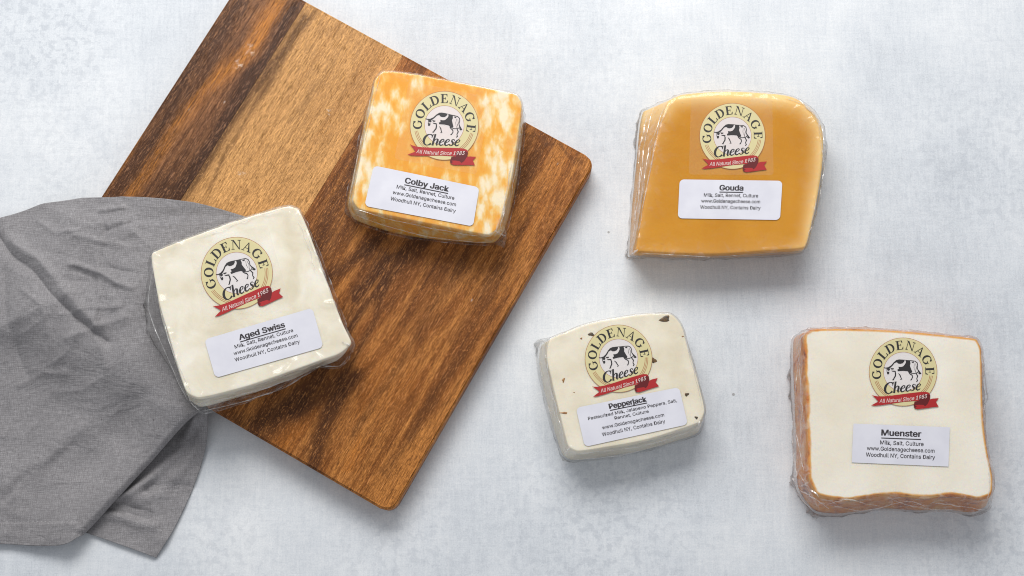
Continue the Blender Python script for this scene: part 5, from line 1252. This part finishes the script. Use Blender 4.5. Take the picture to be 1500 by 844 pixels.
def wrap_folds(film, folds, z0, org):
    """pinched creases of the wrap: low tent-shaped ridges lying on the film"""
    me = film.data
    tree = BVHTree.FromPolygons([v.co+org for v in me.vertices], [tuple(p.vertices) for p in me.polygons])
    V, F = [], []
    for fi, (pl, w) in enumerate(folds):
        pts = curve_pts([Vector(q) for q in pl], 36); st = len(V); m = len(pts)
        P3 = []
        for i, q in enumerate(pts):
            jx = noise.noise(Vector((i*.23, fi*3.1, org.x*50)))*2.0; jy = noise.noise(Vector((i*.19, fi*5.7+9, org.x*50)))*1.6
            d = (P(q.x+jx, q.y+jy, 0)-CAMP).normalized()
            hit, nr, _, _ = tree.ray_cast(CAMP, d)
            if hit is None: hit = P(q.x+jx, q.y+jy, z0+.0004); nr = Vector((0, 0, 1))
            if nr.z < 0: nr = -nr
            P3.append((hit, nr))
        for i in range(m):
            h_, nr = P3[i]; t = (P3[min(m-1, i+1)][0]-P3[max(0, i-1)][0]).normalized()
            sd = t.cross(nr).normalized() if t.cross(nr).length > 1e-6 else Vector((1, 0, 0))
            taper = math.sin(math.pi*min(1, max(0, i/(m-1))))**.5*(.55+.9*abs(noise.noise(Vector((i*.31, fi*2.3, 5)))))
            ww = w*.00055*taper+.00002
            for a_, b_ in ((-1, .00008), (0, ww*1.1+.0001), (1, .00008)):
                V.append(h_+sd*(a_*ww)+nr*b_)
        for i in range(m-1):
            a = st+i*3; F += [(a, a+3, a+4, a+1), (a+1, a+4, a+5, a+2)]
    o = link_mesh('wrap_fold', V, F, M_FOLD, film, org, False); o['kind'] = 'stuff'
def wobf(seed, amp=.00016):
    return lambda q: amp*noise.noise(Vector((q.x*26+seed, q.y*26, seed)))
GRP = 'wrapped cheeses laid out on the table and board'
def package(label, ctr, z0, h, top, cbase, fbase, bev, cmat, fmat, seed, amp=.0012, groove=None, cinset=1.0, **prm):
    org = P(*ctr, z0); root = thing('wrapped_cheese', label, 'cheese', org, GRP)
    wob = wobf(seed)
    # cheese outline pulled in a hair from the film crest
    cx = sum(t[0] for t in top)/len(top); cy = sum(t[1] for t in top)/len(top)
    ctop = [(cx+(a-cx)*(1-cinset*.008), cy+(b-cy)*(1-cinset*.008)) for a, b in top]
    fill = prm.pop('fill', .8)
    cbase = [(lerp(a[0], b[0], fill), lerp(a[1], b[1], fill)) for a, b in zip(cbase, fbase)]
    ring_mesh('cheese_block', cbase, ctop, bev, h, z0, cmat, root, org, False, {'seed': seed}, groove, wob)
    prm = dict(prm); prm.update(seed=seed, amp=amp)
    folds = prm.pop('folds', [])
    film = ring_mesh('plastic_wrap', fbase, top, bev, h, z0, fmat, root, org, True, prm, None, wob)
    if folds: wrap_folds(film, folds, z0, org)
    return root, org, z0+h, wob

# --- Colby Jack (on the board)
T = [(562, 106), (600, 109), (680, 124), (740, 136), (757, 141), (763, 152), (757, 205), (745, 275), (728, 334), (716, 343), (650, 331), (580, 317), (526, 305), (518, 294), (530, 225), (546, 145), (551, 116)]
B = [(560, 122), (600, 127), (678, 142), (738, 154), (755, 159), (763, 170), (758, 222), (748, 290), (734, 340), (722, 352), (650, 348), (578, 336), (522, 318), (513, 303), (527, 240), (542, 160), (550, 130)]
FB = [(558, 120), (600, 126), (680, 141), (740, 153), (760, 158), (768, 170), (764, 222), (754, 288), (738, 342), (724, 357), (652, 354), (578, 343), (518, 322), (508, 300), (520, 240), (537, 160), (548, 128)]
root, org, zt, wob = package('marbled orange and white cheese in clear wrap labelled Colby Jack, on the cutting board', (640, 235), ZB+.0001, .029, T, B, FB,
    [.0011]*len(T), mat_colby(), mat_film('colby_wrap', .06, seed=1.1), 3.7, .0007, folds=[([(514, 312), (580, 335), (650, 350), (722, 356)], .8), ([(519, 306), (580, 323), (650, 338), (716, 347)], .7),
    ([(750, 240), (740, 295), (733, 335), (741, 341)], 1.2), ([(764, 160), (760, 220), (748, 290)], .9), ([(548, 125), (528, 210), (513, 292)], .8), ([(716, 344), (728, 334), (738, 300)], 1.3), ([(724, 338), (740, 346)], 1.6), ([(556, 112), (545, 160), (533, 215)], .6)], topamp=.0007, keep=[[(599, 119), (719, 143.3), (697.6, 256), (577.8, 233)], [(547.6, 242.8), (702.2, 274.8), (693, 332), (534, 302)]], skirt=.0008, flares=[(733, 345, .005, .005), (512, 305, .002, .008)])
make_logo((650.9, 184.2), 50, 8, zt, wob, root, org, [(599, 119), (719, 143.3), (697.6, 256), (577.8, 233)])
make_label([(547.6, 242.8), (702.2, 274.8), (693, 332), (534, 302)], zt, wob, root, org, STD('Colby Jack', .41, cu=.52))

# --- Aged Swiss (on napkin and board)
T = [(223, 372), (300, 341), (380, 314), (424, 303), (436, 308), (450, 338), (480, 421), (500, 473), (513, 503), (499, 516), (470, 527), (437, 539), (355, 567), (290, 582), (275, 575), (262, 540), (250, 498), (233, 440)]
B = [(232, 382), (308, 352), (386, 325), (427, 313), (440, 318), (455, 349), (484, 432), (503, 482), (508, 512), (495, 526), (468, 538), (440, 551), (357, 580), (294, 595), (280, 588), (265, 550), (252, 510), (236, 450)]
FB = [(224, 380), (308, 350), (386, 323), (429, 311), (442, 318), (458, 349), (488, 430), (506, 480), (510, 524), (497, 537), (466, 537), (446, 549), (362, 587), (293, 603), (272, 584), (250, 536), (228, 500), (217, 455)]
def gr(t, p):
    a = math.exp(-((t-.66)/.06)**2)*.0024 + math.exp(-((t-.36)/.06)**2)*.0020
    return -a + .0006*noise.noise(Vector((p.x*60, p.y*60, t*2)))
root, org, zt, wob = package('pale cream sliced cheese in clear wrap labelled Aged Swiss, half on the grey napkin', (365, 450), ZB+.0022, .028, T, B, FB,
    [.0011]*len(T), mat_swiss(), mat_film('swiss_wrap', .06, .0006, 120, seed=4.4), 9.1, .0009, gr, fill=.1, folds=[([(285, 592), (360, 577), (440, 549), (500, 523)], .8), ([(293, 602), (355, 588), (417, 567), (447, 548), (466, 536), (498, 536), (510, 522)], .9),
    ([(225, 385), (219, 455), (248, 530), (276, 588)], .8), ([(445, 335), (464, 375), (480, 416), (498, 463)], .9), ([(436, 325), (452, 362), (462, 400)], .6), ([(236, 460), (256, 520), (280, 575)], .7), ([(276, 580), (282, 592), (292, 602)], 1.0), ([(300, 345), (370, 320), (415, 306)], .6), ([(500, 500), (513, 507)], 1.8)], topamp=.0030, tdecay=.008, keep=[[(275, 355), (392, 329), (428, 455), (300, 478)], [(299.5, 497.5), (457.8, 451.2), (474, 508.8), (315.7, 553.9)]], skirt=.0012,
    flares=[(513, 508, .0035, .006), (222, 372, .002, .006), (220, 470, .003, .02)])
make_logo((347.1, 400), 52.2, -17, zt, wob, root, org, [(275, 355), (392, 329), (428, 455), (300, 478)])
make_label([(299.5, 497.5), (457.8, 451.2), (474, 508.8), (315.7, 553.9)], zt, wob, root, org, STD('Aged Swiss', .42, (.54, .59, .60), .51))

# --- Gouda (rounded wedge)
T = [(1000, 145), (1060, 142), (1120, 145), (1160, 151), (1184, 166), (1198, 188), (1202, 225), (1196, 282), (1186, 333), (1178, 361), (1110, 367), (1048, 371), (970, 369), (933, 367), (948, 281), (961, 215), (973, 172), (983, 150)]
B = [(952, 163), (1050, 160), (1108, 163), (1150, 169), (1176, 184), (1190, 206), (1195, 240), (1189, 292), (1180, 340), (1172, 369), (1104, 375), (1042, 378), (964, 376), (924, 373), (927, 316), (936, 235), (941, 185), (944, 168)]
FB = [(950, 161), (1050, 158), (1110, 160), (1152, 168), (1180, 181), (1196, 202), (1202, 240), (1196, 292), (1184, 340), (1174, 370), (1106, 376), (1044, 379), (962, 378), (921, 375), (924, 316), (932, 232), (937, 180), (942, 164)]
bv = [.0055, .0070, .0075, .0080, .0065, .0050, .0030, .0022, .0018, .0016, .0016, .0016, .0016, .0016, .0020, .0020, .0020, .0030]
root, org, zt, wob = package('amber rounded wedge of cheese in clear wrap labelled Gouda', (1070, 260), .0001, .030, T, B, FB,
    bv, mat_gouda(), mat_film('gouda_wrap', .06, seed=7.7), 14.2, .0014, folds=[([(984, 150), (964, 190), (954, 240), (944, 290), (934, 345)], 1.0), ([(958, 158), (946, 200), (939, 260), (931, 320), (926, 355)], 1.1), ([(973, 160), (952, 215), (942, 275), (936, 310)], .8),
    ([(1150, 144), (1182, 156), (1203, 185), (1208, 230)], 1.0), ([(1199, 190), (1207, 240), (1200, 300)], .9), ([(1170, 147), (1195, 172), (1204, 200)], 1.1), ([(934, 366), (924, 373)], 1.6), ([(940, 371), (1040, 376), (1110, 373)], .7), ([(948, 172), (938, 215), (935, 240)], 1.3), ([(940, 240), (932, 290), (928, 330)], .9), ([(1196, 290), (1186, 340), (1177, 366)], .6)], topamp=.0012, tdecay=.006, keep=[[(1012, 143.5), (1131, 143.5), (1133, 257), (1009, 256)], [(995.5, 263.2), (1145.9, 265.2), (1142.4, 322.6), (992.7, 320.2)]], skirt=.0010,
    flares=[(1208, 215, .003, .02), (925, 372, .0025, .006), (938, 200, .002, .02)])
make_logo((1072.7, 199.6), 47.9, 0, zt, wob, root, org, [(1012, 143.5), (1131, 143.5), (1133, 257), (1009, 256)])
make_label([(995.5, 263.2), (1145.9, 265.2), (1142.4, 322.6), (992.7, 320.2)], zt, wob, root, org, STD('Gouda', .23, (.53, .575, .59), .508))

# --- Pepperjack
T = [(806, 499), (830, 488), (859, 477), (918, 465), (960, 461), (983, 462), (996, 475), (1007, 510), (1021, 558), (1031, 603), (1025, 617), (990, 630), (948, 643), (890, 654), (845, 660), (834, 654), (821, 606), (808, 552), (802, 520)]
B = [(800, 508), (826, 496), (855, 486), (914, 474), (955, 470), (978, 471), (991, 484), (1002, 519), (1016, 566), (1026, 612), (1020, 631), (985, 645), (943, 656), (888, 665), (842, 671), (829, 666), (814, 616), (801, 562), (796, 530)]
FB = [(792, 505), (823, 493), (854, 484), (914, 472), (956, 468), (980, 469), (994, 482), (1006, 518), (1020, 566), (1030, 612), (1023, 634), (987, 648), (944, 660), (888, 670), (836, 675), (823, 666), (806, 616), (793, 562), (788, 530)]
root, org, zt, wob = package('small cream cheese with pepper flecks in clear wrap labelled Pepperjack', (915, 565), .0001, .030, T, B, FB,
    [.0011]*len(T), mat_pepper(), mat_film('pepperjack_wrap', .055, seed=2.9), 21.4, .0007, folds=[([(797, 505), (805, 560), (818, 610), (830, 662)], .9), ([(790, 500), (793, 545), (808, 612), (825, 667)], .9), ([(838, 666), (900, 660), (960, 649), (1020, 628)], .7), ([(842, 673), (900, 668), (975, 650)], .8),
    ([(834, 655), (826, 667)], 1.5), ([(1001, 485), (1014, 535), (1029, 598)], .7), ([(802, 540), (812, 600), (822, 640)], .8), ([(1026, 612), (1021, 630)], 1.3), ([(800, 502), (788, 498)], 1.2)], topamp=.0009, tdecay=.005, keep=[[(850, 483), (950, 465), (968, 565), (866, 585)], [(843.5, 597.6), (994.6, 567.4), (1007.6, 621.9), (856.5, 654.8)]], skirt=.0009,
    flares=[(790, 500, .003, .008), (826, 668, .002, .006)])
make_logo((906, 525.3), 49, -10, zt, wob, root, org)
make_label([(843.5, 597.6), (994.6, 567.4), (1007.6, 621.9), (856.5, 654.8)], zt, wob, root, org, [
    ('Pepperjack', .49, .195, .36, .13, .022, .030),
    ('Pasteurized Milk, Jalapeno Peppers, Salt,', .52, .365, .86, .078, .012, 0), ('Rennet, Culture', .50, .490, .33, .078, .012, 0),
    ('www.Goldenagecheese.com', .50, .665, .60, .085, .012, 0), ('Woodhull NY, Contains Dairy', .49, .835, .61, .09, .012, 0)])
n = NT('green_pepper'); mp1 = n.done(n.principled(n.ramp(n.noise(500, 2), [(.35, (.025, .020, .008)), (.65, (.16, .075, .012))]), .4).outputs[0])
n = NT('orange_pepper'); mp2 = n.done(n.principled(n.ramp(n.noise(500, 2), [(.35, (.24, .10, .02)), (.65, (.48, .26, .08))]), .4).outputs[0])
rnd = random.Random(5)
for fx, fy, a, b, an, mt in [(974, 467.5, 8.5, 4.2, 12, mp1), (866, 490, 4.5, 3, -10, mp1), (957.5, 528, 3.8, 4.5, 60, mp1), (1006, 578, 3, 2.6, 0, mp1),
                             (1020, 612, 2.4, 2.2, 0, mp1), (826, 605, 6, 1.3, -5, mp2), (825.5, 557, 1.6, 4, -20, mp2), (851.5, 496, 1.8, 1.3, 0, mp2), (841, 575, 1, .8, 0, mp2), (1000, 493, 1.6, 1, 0, mp2)]:
    c = P(fx, fy, zt).to_2d(); V, F = [], []; s = .0005
    nn = 14; ph = rnd.random()*9
    for j, (rr, zz) in enumerate(((1.0, -.0003), (.92, .0001), (.6, .00024))):
        for i in range(nn):
            t = 2*math.pi*i/nn; k_ = rr*(1+.28*math.sin(2*t+ph)*.5+.22*math.sin(3*t+ph*2)+rnd.uniform(-.08, .08))
            x, y = a*s*k_*math.cos(t), b*s*k_*math.sin(t)
            ca, sa = math.cos(R(an)), math.sin(R(an)); q = c+Vector((x*ca-y*sa, x*sa+y*ca))
            V.append((q.x, q.y, zt+zz+wob(q)))
    V.append((c.x, c.y, zt+.00027+wob(c)))
    for j in range(2):
        for i in range(nn): F.append((j*nn+i, j*nn+(i+1) % nn, (j+1)*nn+(i+1) % nn, (j+1)*nn+i))
    for i in range(nn): F.append((2*nn+i, 2*nn+(i+1) % nn, 3*nn))
    link_mesh('pepper_fleck', V, F, mt, root, org)

# --- Muenster
T = [(1188, 484), (1254, 483), (1330, 487), (1400, 494), (1430, 498), (1436, 510), (1438, 574), (1440, 620), (1446, 665), (1453, 702), (1451, 724), (1436, 729), (1398, 724), (1352, 727), (1303, 723), (1235, 730), (1198, 723), (1187, 702), (1184, 612), (1180, 520), (1180, 490)]
B = [(1172, 492), (1238, 491), (1314, 495), (1384, 502), (1412, 505), (1420, 516), (1424, 582), (1426, 630), (1431, 675), (1439, 712), (1440, 735), (1424, 743), (1384, 741), (1340, 743), (1290, 741), (1222, 746), (1186, 738), (1175, 714), (1171, 622), (1167, 530), (1167, 500)]
FB = [(1166, 492), (1236, 489), (1314, 493), (1386, 500), (1418, 504), (1426, 516), (1432, 582), (1434, 630), (1438, 675), (1443, 712), (1445, 742), (1426, 752), (1384, 748), (1342, 749), (1292, 746), (1224, 754), (1194, 750), (1168, 716), (1163, 622), (1160, 530), (1161, 498)]
root, org, zt, wob = package('large square cream cheese with orange rind in crinkled wrap labelled Muenster', (1315, 615), .0001, .036, T, B, FB,
    [.0012]*len(T), mat_muenster(), mat_film('muenster_wrap', .11, seed=5.5), 33.8, .0018, folds=[([(1176, 496), (1166, 560), (1165, 620), (1168, 680)], 1.2), ([(1165, 590), (1161, 640), (1167, 690), (1164, 716), (1180, 738), (1197, 750)], 1.4), ([(1170, 690), (1184, 714), (1200, 728)], 1.5),
    ([(1171, 520), (1175, 600), (1172, 660)], 1.0), ([(1200, 735), (1262, 748), (1330, 734), (1365, 747)], 1.1), ([(1300, 729), (1350, 744), (1420, 747)], 1.1), ([(1365, 735), (1425, 744), (1444, 748)], 1.3), ([(1438, 520), (1444, 560), (1446, 580), (1441, 602)], 1.3),
    ([(1160, 700), (1172, 712), (1186, 706)], 1.6), ([(1168, 715), (1190, 728), (1215, 746)], 1.3), ([(1190, 485), (1175, 492), (1166, 520)], 1.1), ([(1215, 738), (1240, 732), (1290, 742)], .9), ([(1163, 610), (1170, 650), (1178, 690)], 1.1), ([(1445, 665), (1450, 700), (1446, 735)], .8)], topamp=.0007, keep=[[(1270, 494), (1376, 494), (1376, 600), (1270, 600)]], skirt=.0014,
    flares=[(1166, 700, .004, .008), (1195, 748, .003, .010), (1442, 578, .004, .008), (1445, 745, .003, .008), (1162, 560, .002, .02)])
make_logo((1322.6, 544.8), 49.6, 0, zt, wob, root, org)
make_label([(1249.9, 620.7), (1391, 626), (1389, 683.7), (1247.3, 677.6)], zt, wob, root, org, [
    ('Muenster', .50, .275, .41, .15, .022, .055), ('Milk, Salt, Culture', .51, .505, .45, .10, .0, 0),
    ('www.Goldenagecheese.com', .50, .665, .70, .10, .0, 0), ('Woodhull NY, Contains Dairy', .50, .83, .715, .10, .0, 0)], r=0)
